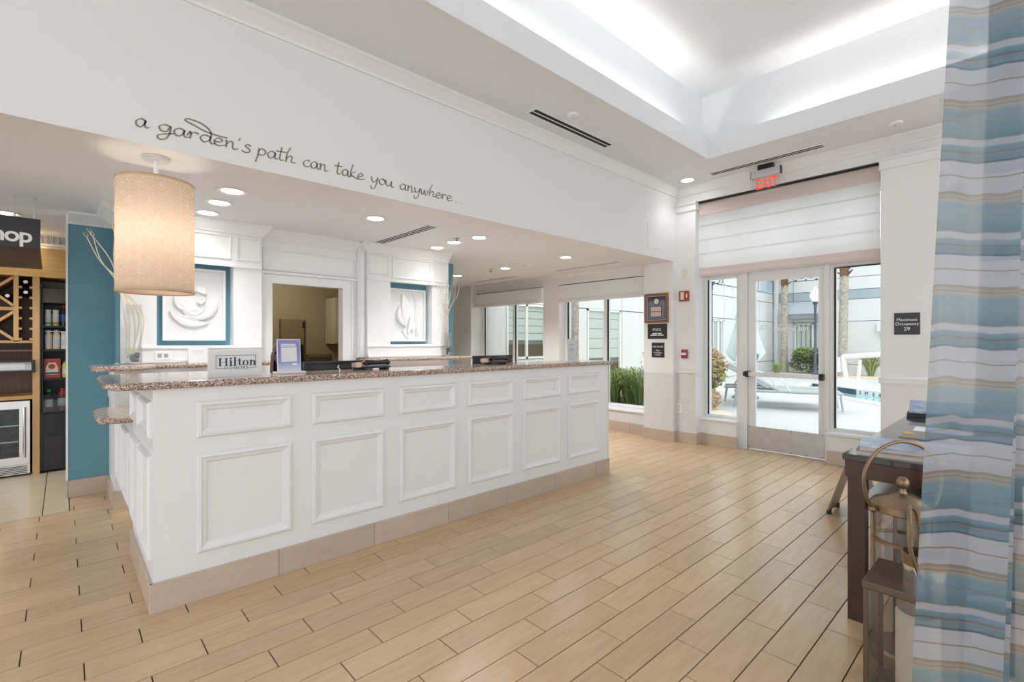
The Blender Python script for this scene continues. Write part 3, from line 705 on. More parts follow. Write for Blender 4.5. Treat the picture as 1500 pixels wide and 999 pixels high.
# ================================================================== LETTERING ON THE BEAM
GL = {
 'a': (1.0, [[(.72,.92),(.42,1.02),(.08,.62),(.12,.12),(.42,.02),(.70,.50),(.78,.95),(.72,.35),(.84,.04),(1.08,.18)]]),
 'g': (1.0, [[(.80,.92),(.42,1.02),(.06,.62),(.18,.16),(.55,.24),(.82,.95),(.74,0),(.45,-.80),(.02,-.95),(-.05,-.55),(.35,-.22),(1.02,.12)]]),
 'r': (.85, [[(-.05,.35),(.18,.98),(.20,.5),(.16,0)], [(.18,.55),(.42,.95),(.80,.92)]]),
 'd': (1.05, [[(.72,.90),(.36,.98),(.06,.50),(.28,.02),(.66,.35),(.86,1.1),(.66,1.9),(.0,2.45),(-.85,2.55),(-1.0,2.25),(-.3,1.85),(.5,1.45),(1.6,1.30),(2.1,1.34)], [(.82,.95),(.78,.25),(.92,.02),(1.12,.12)]]),
 'e': (.85, [[(.04,.42),(.55,.58),(.64,.86),(.36,1.02),(.06,.62),(.10,.14),(.40,0),(.92,.28)]]),
 'n': (1.0, [[(0,.85),(.14,.98),(.12,.5),(.08,0)], [(.12,.45),(.42,.98),(.62,.82),(.60,.2),(.76,0),(1.04,.2)]]),
 "'": (.4, [[(.22,1.75),(.10,1.35)]]),
 's': (.8, [[(.72,.98),(.40,1.12),(.22,.82),(.55,.48),(.55,.12),(.22,-.06),(-.08,.1)]]),
 'p': (.95, [[(.20,1.05),(.08,0),(-.14,-1.05)], [(.12,.55),(.46,1.02),(.80,.74),(.62,.18),(.10,.05)]]),
 't': (.75, [[(.42,2.0),(.22,.6),(.26,.05),(.62,.16)], [(-.12,1.25),(.85,1.38)]]),
 'h': (1.0, [[(.52,2.25),(.20,1.3),(.05,0)], [(.10,.45),(.46,1.0),(.66,.80),(.60,.14),(1.0,.14)]]),
 'c': (.8, [[(.70,.86),(.45,1.02),(.06,.60),(.10,.10),(.45,0),(.86,.28)]]),
 'k': (.95, [[(.40,2.2),(.14,1.1),(.05,0)], [(.68,1.1),(.14,.5),(.42,.22),(.98,-.06)]]),
 'y': (.9, [[(0,.95),(.10,.32),(.34,.12),(.66,.62),(.78,.98),(.62,0),(.30,-.92),(-.02,-.98),(-.06,-.55)]]),
 'o': (.9, [[(.48,1.0),(.10,.70),(.12,.15),(.48,0),(.78,.45),(.60,.95),(.48,1.0),(.75,.86),(.98,.95)]]),
 'u': (1.0, [[(0,.95),(.06,.22),(.30,.02),(.60,.50),(.72,.95),(.66,.22),(.82,.0),(1.04,.16)]]),
 'w': (1.15, [[(0,.95),(.10,.12),(.32,.10),(.52,.85),(.60,.12),(.84,.14),(1.06,1.05)]]),
 '.': (.42, [[(.12,.06),(.16,.06)]]),
}
quote = thing('wall_quote', 'grey handwritten script quote lettering along the white beam', 'lettering', (1.36, 3.26, 2.5))
XH = .043
for word, x0, x1 in (("a",.281,.338),("garden's",.382,.850),("path",.876,1.104),("can",1.154,1.318),("take",1.37,1.58),("you",1.635,1.815),("anywhere",1.866,2.352),("...",2.378,2.462)):
    adv = sum(GL[ch_][0] for ch_ in word); sx = (x1-x0)/(adv*XH); cx = x0; m = MB()
    for ch_ in word:
        a, strokes = GL[ch_]
        for st in strokes:
            pts = catmull([(cx+q[0]*XH*sx, 2.5+q[1]*XH, 0) for q in st], 6); n = len(pts); lo = []; hi = []
            for i, q in enumerate(pts):
                d = pts[min(i+1, n-1)]-pts[max(i-1, 0)]; ang = math.atan2(d.y, d.x)
                wd = .0022 + .0028*abs(math.sin(ang-.6)) if ch_ != '.' else .006
                nx, nz = -math.sin(ang)*wd, math.cos(ang)*wd
                lo.append((q.x-nx, q.y-nz)); hi.append((q.x+nx, q.y+nz))
            vs = [(a_, 3.2575, b_) for a_, b_ in lo+hi] + [(a_, 3.26, b_) for a_, b_ in lo+hi]; N2 = 2*n
            fs = [(i, i+1, n+i+1, n+i) for i in range(n-1)] + [(i, i+1, N2+i+1, N2+i) for i in range(n-1)] + [(n+i, n+i+1, N2+n+i+1, N2+n+i) for i in range(n-1)] + [(0, n, N2+n, N2), (n-1, N2-1, N2+N2-1, N2+n-1)]
            m.add(vs, fs)
        cx += a*XH*sx
    m.build('word', 'lettering', quote)
# ================================================================== BLINDS
bl = thing('roman_blind', 'sheer roman blind backlit above the pool door', 'blind', (6.12, 2.02, 2.2))
ya, yb = 1.062, 2.982
MB().box(6.075, 6.14, ya, yb, 3.145, 3.163).build('head_rail', 'slot_dark', bl)
zs = [2.205, 2.30, 2.485, 2.665, 2.845, 2.99, 3.15]
for i in range(len(zs)-1):
    z0, z1 = zs[i], zs[i+1]; r0 = 6.118; rings = []
    for x, z in ((r0-.012, z0-.004 if i else z0), (r0-.014, z0+.012), (r0-.004, z0+(z1-z0)*.5), (r0-.002, z1)): rings.append([(x, ya, z), (x, yb, z)])
    MB().loft([rings[k] for k in range(4)], closed=False, caps=False).build('fold', 'blind_unlit' if i in (0, len(zs)-2) else 'blind_backlit', bl)
for i in (1, 2, 3, 4): MB().box(6.119, 6.123, ya+.01, yb-.01, zs[i]-.004, zs[i]+.004).build('rib', 'grey_card', bl)
MB().box(6.098, 6.106, ya, yb, 2.195, 2.212).build('bottom_bar', 'blind_unlit', bl)
def folded_blind(X, y0, y1, z0, z1, label):
    t = thing('roman_blind', label, 'blind', (X, (y0+y1)/2, z0))
    pts = [(X,z1),(X-.05,z1),(X-.055,z1-.02),(X-.075,z0+.075),(X-.072,z0+.045),(X-.095,z0+.04),(X-.10,z0+.01),(X-.075,z0),(X-.02,z0+.01),(X,z0+.02)]
    MB().loft([[(a, y0, b) for a, b in pts], [(a, y1, b) for a, b in pts]]).build('folds', 'shade_white', t)
    pts = [(X-.062,z0+.10),(X-.086,z0+.06),(X-.110,z0+.02),(X-.104,z0+.012),(X-.08,z0+.05),(X-.056,z0+.094)]
    MB().loft([[(a, y0+.005, b) for a, b in pts], [(a, y1-.005, b) for a, b in pts]]).build('lower_fold', 'shade_white', t)
    MB().box(X-.056, X, y0, y1, z1, z1+.006).build('head_rail', 'slot_dark', t)
folded_blind(6.11, 5.79, 7.60, 2.005, 2.275, 'white roman blind drawn up over the furthest courtyard window')
folded_blind(6.165, 3.72, 5.415, 1.985, 2.28, 'white roman blind drawn up over the planter window')
# ================================================================== EXIT SIGN, WALL SIGNS
ex = thing('exit_sign', 'clear edge-lit exit sign with red letters hanging at the door wall', 'sign', (5.9, 2.06, ZC))
MB().box(5.86, 5.93, 2.00, 2.16, 3.315, ZC).build('canopy', 'black', ex)
hs = MB().box(5.87, 5.92, 1.925, 2.235, 3.235, 3.315).build('housing', 'alu', ex)
MB().box(5.868, 5.922, 1.918, 1.925, 3.232, 3.318).box(5.868, 5.922, 2.235, 2.24, 3.232, 3.318).build('end_cap', 'black', hs)
MB().box(5.893, 5.899, 1.935, 2.23, 3.06, 3.236).build('panel', 'acrylic_clear', ex)
text('EXIT', .165, (5.889, 2.07, 3.152), (0,-1,0), (0,0,1), 'exit_red', ex, sx=.70, bold=.002, ext=.001)
MB().box(5.892, 5.90, 1.935, 2.23, 3.058, 3.062).build('lower_edge', 'white_print', ex)
def plate(name, X, y0, y1, z0, z1, lines, label, m='sign_black', th=.008):
    t = thing(name, label, 'sign', (X, (y0+y1)/2, z0)); MB().cbox(X-th, X, y0, y1, z0, z1, .003).build('plate', m, t)
    for tx, sz, fz in lines: text(tx, sz, (X-th-.001, (y0+y1)/2, z0+(z1-z0)*fz), (0,-1,0), (0,0,1), 'white_print', t)
    return t
plate('wall_sign', 6.0, .734, .931, 1.413, 1.624, [('Maximum', .04, .68), ('Occupancy', .04, .49), ('29', .05, .25)], 'small black maximum occupancy sign on the white pillar')
t = plate('wall_sign', 5.96, 3.352, 3.646, 1.38, 1.585, [('POOL', .05, .60)], 'black pool sign under the framed plaque')
for z, wds in ((1.452, (.07,.06)), (1.43, (.10,.09))):
    for i, wd in enumerate(wds): MB().box(5.9505, 5.952, 3.50-.012-wd if i else 3.50, 3.50-.012 if i else 3.50+wd, z-.006, z+.006).build('small_print', 'white_print', t)
plate('wall_sign', 5.96, 3.391, 3.582, 1.126, 1.328, [('NO GLASS', .034, .72), ('Glass', .028, .47), ('Containers', .028, .32), ('in Pool', .028, .17)], 'small square black no glass sign under the pool sign')
fp = thing('framed_plaque', 'brown framed award plaque with blue mat on the white column', 'plaque', (5.96, 3.5, 1.6))
MB().frame((5.96, 3.683, 1.6), (0,-1,0), (0,0,1), (-1,0,0), .353, .40, [(0,0),(0,.026),(.012,.03),(.034,.018),(.036,.0)]).build('frame', 'oak_frame', fp)
MB().frame((5.952, 3.65, 1.633), (0,-1,0), (0,0,1), (-1,0,0), .287, .334, [(0,.0),(0,.004),(.008,.004),(.008,0)]).build('inner_bead', 'copper', fp)
mt = MB().box(5.950, 5.957, 3.362, 3.648, 1.635, 1.965).build('mat', 'slate_blue', fp)
MB().frame((5.949, 3.64, 1.643), (0,-1,0), (0,0,1), (-1,0,0), .268, .314, [(0,.0),(0,.001),(.012,.001),(.012,0)]).build('mat_border', 'navy_mat', mt)
MB().box(5.948, 5.9495, 3.375, 3.635, 1.90, 1.955).build('blue_band', 'navy_mat', mt)
MB().lathe([(.05,-.002),(.05,-.006),(.040,-.008)], (5.951,3.505,1.89), 24, 'x').build('seal_ring', 'navy_print', fp); MB().cyl((5.943,3.505,1.89), .038, .004, 24, 'x').build('seal', 'ivory', fp)
for z in (1.755, 1.685): MB().box(5.942, 5.95, 3.435, 3.59, z, z+.062).build('engraved_plate', 'copper', fp)
MB().box(5.9455, 5.95, 3.425, 3.60, 1.675, 1.827).build('plate_backing', 'navy_print', fp)
fa = thing('fire_alarm', 'red wall fire alarm strobe with clear lens', 'alarm', (6.03, 3.14, 1.88))
MB().cbox(5.995, 6.03, 3.072, 3.205, 1.876, 2.012, .006).build('body', 'red_plastic', fa); MB().box(5.985, 5.996, 3.13, 3.175, 1.895, 1.995).build('lens', 'ivory', fa); MB().box(5.99, 5.996, 3.085, 3.10, 1.92, 1.97).build('label_strip', 'white_print', fa)
fb = thing('pull_station', 'small red fire alarm pull station below the strobe', 'alarm', (6.03, 3.13, 1.12))
MB().cbox(5.998, 6.03, 3.09, 3.176, 1.123, 1.238, .006).build('body', 'red_plastic', fb); MB().box(5.988, 5.999, 3.10, 3.166, 1.165, 1.195).build('pull_handle', 'white_print', fb)
th = thing('thermostat', 'small ivory blank wall plate above the fire alarm strobe', 'wall plate', (6.03, 3.14, 2.18))
MB().cbox(6.018, 6.03, 3.10, 3.176, 2.184, 2.309, .004).build('plate', 'ivory', th); MB().cyl((6.0165,3.138,2.2465), .005, .002, 8, 'x').build('screw', 'steel', th)
def outlet(n, o, face, label):
    t = thing('wall_outlet', label, 'outlet', o); x, y, z = o
    if face == 'x': MB().cbox(x-.006, x, y-.036, y+.036, z-.058, z+.058, .003).build('plate', 'trim_white', t); [MB().box(x-.0075, x-.0055, y-.016, y+.016, z+q-.014, z+q+.014).build('socket', 'grey_card', t) for q in (-.022,.022)]
    else: MB().cbox(x-.058, x+.058, y-.006, y, z-.036, z+.036, .003).build('plate', 'trim_white', t); [MB().box(x+q-.014, x+q+.014, y-.0075, y-.0055, z-.016, z+.016).build('socket', 'grey_print', t) for q in (-.022,.022)]
outlet('', (6.026, 3.215, .452), 'x', 'white wall outlet low on the grey wallpaper beside the pool door')
outlet('', (.86, 5.05, 1.02), 'y', 'white double outlet under the granite ledge behind the hotel sign')
outlet('', (.62, 5.038, 1.225), 'y', 'blank white wall plate on the dado beside the small white card')
st = thing('wall_strobe', 'small half-round white sconce on the wall beside the curtain', 'sconce', (6.16, .45, 2.7))
MB().lathe([(.05,0),(.055,-.02),(.04,-.05),(1e-4,-.06)], (6.16,.47,2.78), 16, 'x').build('body', 'grey_card', st)
ac = thing('access_panel', 'white rectangular access panel on the end of the beam', 'panel', (5.3, 3.26, 2.6))
MB().box(5.32, 5.62, 3.255, 3.26, 2.52, 2.82).build('cover', 'beam_white', ac)
# ================================================================== THINGS ON THE COUNTER
def board(name, label, cx, cy, ang, wd, h, th, m, zb=1.146, lean=0):
    """upright board; returns thing and local frame"""
    t = thing(name, label, 'sign', (cx, cy, zb)); u = V(math.cos(ang), math.sin(ang), 0); n = V(math.sin(ang), -math.cos(ang), 0); up = (V(0,0,1)*math.cos(lean) - n*math.sin(lean))
    o = V(cx, cy, zb)
    def P(a, b, d=0): return o + u*a + up*b + n*d
    MB().loft([[tuple(P(a, b, d)) for a, b in ((-wd/2,0),(wd/2,0),(wd/2,h),(-wd/2,h))] for d in (0, th)]).build('board', m, t)
    return t, P, u, up, n
ht, P, u, up, n = board('hotel_sign', 'white block sign with boxed black Hilton Honors lettering'.replace('Hilton Honors ', 'hotel loyalty '), .738, 3.185, math.radians(6), .285, .15, .022, 'paper')
def plane_quads(t, P, quads, m, d, name):
    k = MB()
    for q in quads: k.loft([[tuple(P(a, b, d+e)) for a, b in q] for e in (0, .001)])
    return k.build(name, m, t)
def R4(x0, x1, z0, z1): return [(x0,z0),(x1,z0),(x1,z1),(x0,z1)]
D = .0222
bw, b0, b1, z0, z1 = .0022, -.108, .108, .046, .122
plane_quads(ht, P, [R4(b0,b1,z1-bw,z1), R4(b0,b0+bw,z0,z1), R4(b1-bw,b1,z0,z1), R4(b0,-.068,z0,z0+bw), R4(.068,b1,z0,z0+bw)], 'navy_print', D, 'border')
def ring(cx, cz, rx, rz, ix, iz, a0=0, a1=2*PI, k=16):
    o = []
    for i in range(k):
        a, b = a0+(a1-a0)*i/k, a0+(a1-a0)*(i+1)/k
        o.append([(cx+rx*math.cos(a), cz+rz*math.sin(a)), (cx+rx*math.cos(b), cz+rz*math.sin(b)), (cx+ix*math.cos(b), cz+iz*math.sin(b)), (cx+ix*math.cos(a), cz+iz*math.sin(a))])
    return o
bz = .060; H_ = .046; sw = .0095; se = .0022; q = []
def stem(x, h, ser=.005, foot=True, head='both'):
    o = [R4(x, x+sw, bz, bz+h)]
    if foot: o.append(R4(x-ser, x+sw+ser, bz, bz+se))
    if head == 'both': o.append(R4(x-ser, x+sw+ser, bz+h-se, bz+h))
    elif head == 'left': o.append(R4(x-ser, x+sw*.5, bz+h-se*1.3, bz+h))
    return o
q += stem(-.090, H_) + stem(-.058, H_) + [R4(-.082,-.056,bz+H_*.5-se/2,bz+H_*.5+se/2)]
q += stem(-.034, .032, head='left') + ring(-.030, bz+.042, .006, .006, 0, 0, k=10)
q += stem(-.012, .050, head='left')
q += [R4(.012,.012+sw,bz+.006,bz+.042), R4(.004,.032,bz+.030,bz+.030+se)] + ring(.0245, bz+.010, .0125, .010, .004, .007, PI, 2*PI*.96, 8)
q += ring(.050, bz+.016, .0165, .017, .0075, .0145)
q += stem(.074, .032, head='left') + stem(.094, .022, head='') + ring(.0905, bz+.021, .013, .0115, .0045, .008, 0, PI, 8)
plane_quads(ht, P, q, 'navy_print', D, 'logo')
text('HONORS', .0245, tuple(P(0, z0+.001, D+.0005)), tuple(u), tuple(up), 'navy_print', ht, space=1.25, sx=1.1, ext=.0005)
qs, P, u, up, n = board('display_card', 'blue and violet card in a clear acrylic stand', 1.045, 3.195, math.radians(12), .155, .20, .004, 'qr_card', zb=1.160, lean=.06)
plane_quads(qs, P, [R4(-.052,.052,.060,.150)], 'paper', .0045, 'white_square'); 
plane_quads(qs, P, [R4(-.05,.046,.166,.172), R4(-.055,.05,.155,.161), R4(.02,.052,.036,.050)], 'white_print', .0045, 'heading_lines')
plane_quads(qs, P, [R4(-.078,.078,-.002,.004), R4(-.078,-.073,0,.202), R4(.073,.078,0,.202), R4(-.078,.078,.197,.202)], 'acrylic', .0048, 'holder_edge')
MB().cbox(.955, 1.135, 3.155, 3.225, 1.146, 1.160, .004).build('stand_foot', 'acrylic', qs)
ps, P, u, up, n = board('notice_sheet', 'white printed notice sheet standing near the counter end', 3.80, 3.20, math.radians(16), .205, .225, .004, 'grey_card')
lines = [R4(-.016,.012,.212,.218)] + [R4(-w_/2, w_/2, z_, z_+.004) for w_, z_ in ((.14,.168),(.07,.157),(.15,.128),(.12,.117),(.14,.107),(.05,.097),(.06,.012))]
plane_quads(ps, P, lines, 'grey_print', .0045, 'printed_lines'); MB().box(3.70, 3.90, 3.16, 3.24, 1.146, 1.150).build('stand_foot', 'acrylic', ps)
def phone(x, y, label, rot=0.):
    t = thing('desk_phone', label, 'telephone', (x, y, 1.146)); c_, s_ = math.cos(rot), math.sin(rot)
    def T(a, b, c): return (x+a*c_-b*s_, y+a*s_+b*c_, 1.146+c)
    def bx(nm, m, a0, a1, b0, b1, c0, c1, c2=None): 
        c2 = c1 if c2 is None else c2
        MB().loft([[T(a0,b0,c0),T(a1,b0,c0),T(a1,b1,c0),T(a0,b1,c0)], [T(a0,b0,c1),T(a1,b0,c1),T(a1,b1,c2),T(a0,b1,c2)]]).build(nm, m, t)
    bx('base', 'black', -.11, .11, -.06, .06, .012, .020, .055)
    for a in (-.09, .09): bx('foot', 'black', a-.01, a+.01, -.05, .05, 0, .014)
    MB().tube([T(-.10,-.045,.042), T(-.085,-.045,.055), T(.0,-.045,.05), T(.085,-.045,.055), T(.10,-.045,.042)], [.016,.019,.013,.019,.016], 10).build('handset', 'black_gloss', t)
    bx('screen', 'copper', -.155, -.112, -.03, .03, .02, .05); bx('indicator', 'red_plastic', -.07, -.02, .0, .03, .045, .062)
    MB().tube([T(-.11,.0,.02), T(-.17,-.01,.015), T(-.19,-.05,.006), T(-.14,-.075,.005)], .004, 6).build('cord', 'black', t)
phone(1.64, 3.24, 'black desk phone beside the acrylic card stand', .1); phone(2.80, 3.235, 'black desk phone beside the notice sheet', .1)
cb = MB().tube(catmull([(1.33,3.10,1.147),(1.335,3.11,1.165),(1.325,3.115,1.178),(1.335,3.12,1.19)], 5), .003, 6)
cb.build('white_cable', 'white_print', label='short white cable end standing up on the granite countertop', cat='cable')
def monitor(x0, x1, y, zt, label):
    t = thing('computer_monitor', label, 'monitor', ((x0+x1)/2, y, .76))
    MB().loft([[(x0,y,zt-.34),(x1,y,zt-.34),(x1,y,zt),(x0,y,zt)], [(x0,y+.02,zt-.34),(x1,y+.02,zt-.34),(x1,y+.02,zt),(x0,y+.02,zt)]]).build('screen', 'navy_black', t)
    MB().loft([[(x0+.06,y-.03,zt-.28),(x1-.06,y-.03,zt-.28),(x1-.06,y-.03,zt-.05),(x0+.06,y-.03,zt-.05)], [(x0+.01,y,zt-.33),(x1-.01,y,zt-.33),(x1-.01,y,zt-.01),(x0+.01,y,zt-.01)]]).build('back_shell', 'black', t)
    MB().box((x0+x1)/2-.03, (x0+x1)/2+.03, y-.04, y-.02, .775, zt-.2).build('stand', 'black', t); MB().cbox((x0+x1)/2-.12, (x0+x1)/2+.12, y-.08, y+.08, .76, .775, .004).build('base', 'black', t)
monitor(1.22, 1.74, 3.44, 1.205, 'dark monitor top showing behind the acrylic card stand'); monitor(2.72, 3.20, 3.44, 1.215, 'dark monitor top showing behind the far counter end')
dk = thing('staff_desk', 'low white staff desk behind the reception counter', 'desk', (2.3, 3.6, 0))
MB().box(.80, 4.0, 3.37, 3.95, .72, .76).build('top', 'counter_white', dk)
for x in (.85, 2.4, 3.95): MB().box(x-.02, x+.02, 3.4, 3.92, 0, .72).build('leg', 'counter_white', dk)
# things on the ledges
sc = thing('small_card', 'small rounded white card standing on the ledge under the petal relief', 'card', (.86, 4.93, 1.162))
MB().prism(rounded([(.785,1.162),(.93,1.162),(.93,1.31),(.785,1.31)], [0,0,.004,.03]), 4.93, 4.945, 'y').build('card', 'paper', sc)
for z_, w_ in ((1.262,.09),(1.25,.08),(1.236,.06)): MB().box(.855-w_/2, .855+w_/2, 4.929, 4.9305, z_, z_+.005).build('printed_line', 'grey_card', sc)
def vase(x, y, hz, sx, label, twm, seed, tall):
    t = thing('twig_vase', label, 'vase', (x, y, 1.162)); rnd = random.Random(seed)
    a = sx/2; o = [(x-a,y-a),(x+a,y-a),(x+a,y+a),(x-a,y+a)]; i_ = [(x+(p-x)*.88, y+(q-y)*.88) for p, q in o]
    MB().loft([[(*p,1.168) for p in o], [(*p,hz) for p in o], [(*p,hz) for p in i_], [(*p,1.175) for p in i_]]).build('vase', 'vase_glass', t)
    for k in range(16):
        r = .016+.008*rnd.random(); lim = a*.85-r
        MB().sphere((x+rnd.uniform(-lim,lim), y+rnd.uniform(-lim,lim), 1.178+r+.025*(k//6)), r, 10, 6, (1,1,.8)).build('pebble', 'stones_light' if k % 3 == 0 else 'stones', t)
    tall(t, rnd)
def twigs_gold(t, rnd):
    for k in range(5):
        tip = [(.135,4.99,2.15),(.155,5.0,2.19),(.17,4.98,2.16),(.285,4.97,2.26),(.31,4.99,2.24)][k]
        b = (.385+.01*k, 4.90+.01*rnd.random(), 1.20); m1 = ((b[0]+.06*math.sin(k*2.1)), b[1], 1.55); m2 = (.34-.012*k if k < 3 else .33, 4.93, 1.80); m3 = ((tip[0]+m2[0])/2+.028*(1 if k % 2 else -1), 4.95, (tip[2]+1.80)/2)
        pts = catmull([b, m1, m2, m3, tip], 5); MB().tube(pts, [.0062-.003*i/len(pts) for i in range(len(pts))], 6).build('twig', 'twig_gold', t)
        for s_ in (-1, 1): MB().tube([tip, (tip[0]+s_*.012-.006, tip[1], tip[2]+.022), (tip[0]+s_*.008-.014, tip[1], tip[2]+.04)], [.0025,.002,.0012], 5).build('bud', 'twig_gold', t)
def twigs_white(t, rnd):
    for k in range(9):
        b = (3.478+rnd.uniform(-.02,.02), 4.935+rnd.uniform(-.015,.015), 1.2); an = -1.1+2.2*k/8
        m1 = (3.478+.02*math.sin(k*1.7), 4.94, 1.50); m2 = (3.478+.035*an, 4.94, 1.72); m3 = (3.478+.12*an, 4.93+rnd.uniform(-.05,.05), 1.93); tip = (3.485+.15*an+rnd.uniform(-.02,.02), 4.93+rnd.uniform(-.05,.05), 2.02+.16*rnd.random())
        pts = catmull([b, m1, m2, m3, tip], 5); MB().tube(pts, [.005-.004*i/len(pts) for i in range(len(pts))], 6).build('twig', 'twig', t)
        for j in (11, 14, 17):
            q = pts[min(j, len(pts)-2)]; s_ = rnd.choice((-1,1)); MB().tube([q, q+V(s_*.02,0,.05), q+V(s_*.028,rnd.uniform(-.02,.02),.11)], [.0025,.0018,.001], 5).build('side_twig', 'twig', t)
vase(.413, 4.90, 1.64, .10, 'tall clear glass vase of pebbles and golden twigs by the teal wall', 'twig_gold', 3, twigs_gold)
vase(3.488, 4.94, 1.46, .082, 'slim clear glass vase of bare white twigs beside the tulip relief', 'twig', 5, twigs_white)
# ================================================================== RELIEF ARTWORKS
def petal(t, pts, y0, hgt, name='petal'):
    """domed leaf: outline (x,z); fan of inset rings rising towards the viewer"""
    pts = [(p.x, p.y) for p in catmull([(a, b, 0) for a, b in pts+[pts[0]]], 5)][:-1]; cx = sum(p[0] for p in pts)/len(pts); cz = sum(p[1] for p in pts)/len(pts); rings = []
    for f, h in ((1,0),(1.0,.6),(.97,.85),(.8,1.0),(.45,.95),(.02,.8)): rings.append([(cx+(a-cx)*f, y0-hgt*h, cz+(b-cz)*f) for a, b in pts])
    MB().loft(rings, True, False, True).build(name, 'art_white', t)
def crescent(cx, cz, r, a0, a1, thick, off=0):
    o = [(cx+r*math.cos(a0+(a1-a0)*i/8), cz+r*math.sin(a0+(a1-a0)*i/8)) for i in range(9)]
    i_ = [(cx+(r-thick*math.sin(PI*k/8)-.002)*math.cos(a1-(a1-a0)*k/8), cz+(r-thick*math.sin(PI*k/8)-.002)*math.sin(a1-(a1-a0)*k/8)) for k in range(1, 8)]
    return o+i_
def artwork(x0, x1, z0, z1, label, pet):
    t = thing('relief_art', label, 'artwork', ((x0+x1)/2, 5.19, z0))
    MB().box(x0, x1, 5.165, 5.19, z0, z1).build('backing', 'art_white', t)
    MB().frame((x0, 5.165, z0), (1,0,0), (0,0,1), (0,-1,0), x1-x0, z1-z0, [(0,-.0),(0,.03),(.018,.03),(.022,.0)]).build('frame', 'trim_white', t)
    for i, (pts, h) in enumerate(pet): petal(t, pts, 5.166, h)
pet = [(crescent(.86,1.66,.185, PI*1.08, PI*1.72, .10), .03), (crescent(.90,1.69,.15, PI*1.15, PI*2.06, .07), .036), (crescent(.86,1.665,.09, PI*1.1, PI*2.0, .05), .04),
       ([(.87,1.80),(.90,1.79),(.95,1.77),(.965,1.80),(.93,1.84),(.885,1.84)], .035), ([(.885,1.70),(.92,1.68),(.955,1.72),(.94,1.75),(.90,1.73)], .035), (crescent(.82,1.72,.11, PI*.9, PI*1.6, .04), .03)]
artwork(.632, 1.112, 1.355, 2.005, 'white framed relief of curled round petals in a teal niche', pet)
def lens_(x0, z0, x1, z1, wd, bend=0.):
    dx, dz = x1-x0, z1-z0; l = math.hypot(dx, dz); nx, nz = -dz/l, dx/l
    f = lambda u, s_: (x0+dx*u+nx*(s_*wd*math.sin(PI*u)+bend*math.sin(PI*u)), z0+dz*u+nz*(s_*wd*math.sin(PI*u)+bend*math.sin(PI*u)))
    return [f(i/6, 1) for i in range(7)] + [f(1-i/6, -1) for i in range(1, 6)]
pet = [(lens_(3.02,1.52,2.98,1.92,.06,-.03), .035), (lens_(3.02,1.52,2.94,1.78,.035,.04), .045), (lens_(3.05,1.42,3.09,1.66,.03,-.02), .03), (lens_(3.12,1.45,3.14,1.60,.025), .03), (lens_(2.98,1.48,3.08,1.38,.012), .02),
       (lens_(3.17,1.40,3.16,1.75,.008), .014), (lens_(3.20,1.40,3.18,1.86,.008,.02), .014), (lens_(3.16,1.75,3.12,1.96,.008,-.02), .014)]
artwork(2.79, 3.30, 1.345, 1.975, 'white framed relief of a tulip bud in a teal niche', pet)
# ================================================================== SHOP CORNER
rk = thing('wine_rack', 'tall oak wine rack unit with lattice and peg columns', 'cabinet', (-.5, 6.85, 0))
YF, YB = 6.87, 7.35
def rb(n_, m, x0, x1, z0, z1, y0=YF, y1=YB, par=None): return MB().box(x0, x1, y0, y1, z0, z1).build(n_, m, par or rk)
rb('post', 'oak', -.229, -.177, 0, 2.01); rb('post', 'oak', -.363, -.327, 1.345, 2.0); rb('post', 'oak', -1.06, -1.0, 0, 2.0)
rb('header_board', 'oak_h', -1.06, .045, 2.0, 2.295, YF-.02)
rb('back_panel', 'walnut', -1.0, -.23, .78, 2.0, YB-.03, YB)
rb('shelf', 'oak_h', -1.0, -.229, 1.33, 1.355); rb('shelf', 'oak_h', -1.0, -.229, .765, .80); rb('shelf', 'walnut', -1.0, -.229, 1.245, 1.265); rb('side_panel', 'oak', -1.0, -.98, .80, 1.33)
rb('lattice_rail', 'oak_h', -1.0, -.363, 1.655, 1.685, YF, YF+.03)
for (xa, za, xb, zb) in ((-.363,1.985,-.67,1.70), (-.363,1.70,-.67,1.985), (-.363,1.64,-.67,1.365), (-.363,1.365,-.67,1.64)):
    dx, dz = xb-xa, zb-za; l = math.hypot(dx, dz); nx, nz = -dz/l*.012, dx/l*.012
    MB().prism([(xa-nx,za-nz),(xb-nx,zb-nz),(xb+nx,zb+nz),(xa+nx,za+nz)], YF, YB-.04, 'y').build('lattice_board', 'oak', rk)
for i in range(6):
    for x0, x1 in ((-.327,-.305), (-.25,-.229)): rb('peg', 'oak', x0, x1, 1.88-.104*i, 1.90-.104*i, YF+.005, YF+.30)
def bottle(x, z, label):
    t = thing('wine_bottle', label, 'bottle', (x, 7.0, z), 'wine bottles in the rack')
    MB().lathe([(1e-4,7.18),(.038,7.18),(.038,7.0),(.03,6.96),(.015,6.93),(.014,6.875),(.017,6.875),(.017,6.86),(1e-4,6.86)], (x,0,z), 20, 'y').build('body', 'bottle_dark', t)
    MB().cyl((x,6.856,z), .0165, .005, 16, 'y').build('capsule_end', 'white_print', t)
bottle(-.277, 1.942, 'top wine bottle with white cap in the peg column'); bottle(-.277, 1.838, 'lower wine bottle with white cap in the peg column'); bottle(-.404, 1.795, 'wine bottle with white cap lying in the lattice')
ph = thing('price_rail', 'black framed white price holder across the oak rack', 'sign', (-.5, 6.84, 1.05))
MB().frame((-1.0, 6.862, 1.035), (1,0,0), (0,0,1), (0,-1,0), .79, .125, [(0,0),(0,.03),(.02,.03),(.022,.012),(.022,0)]).build('frame', 'black', ph)
MB().box(-.96, -.235, 6.85, 6.858, 1.056, 1.138).build('insert', 'grey_card', ph); MB().box(-.90, -.28, 6.846, 6.851, 1.066, 1.128).build('card', 'paper', ph)
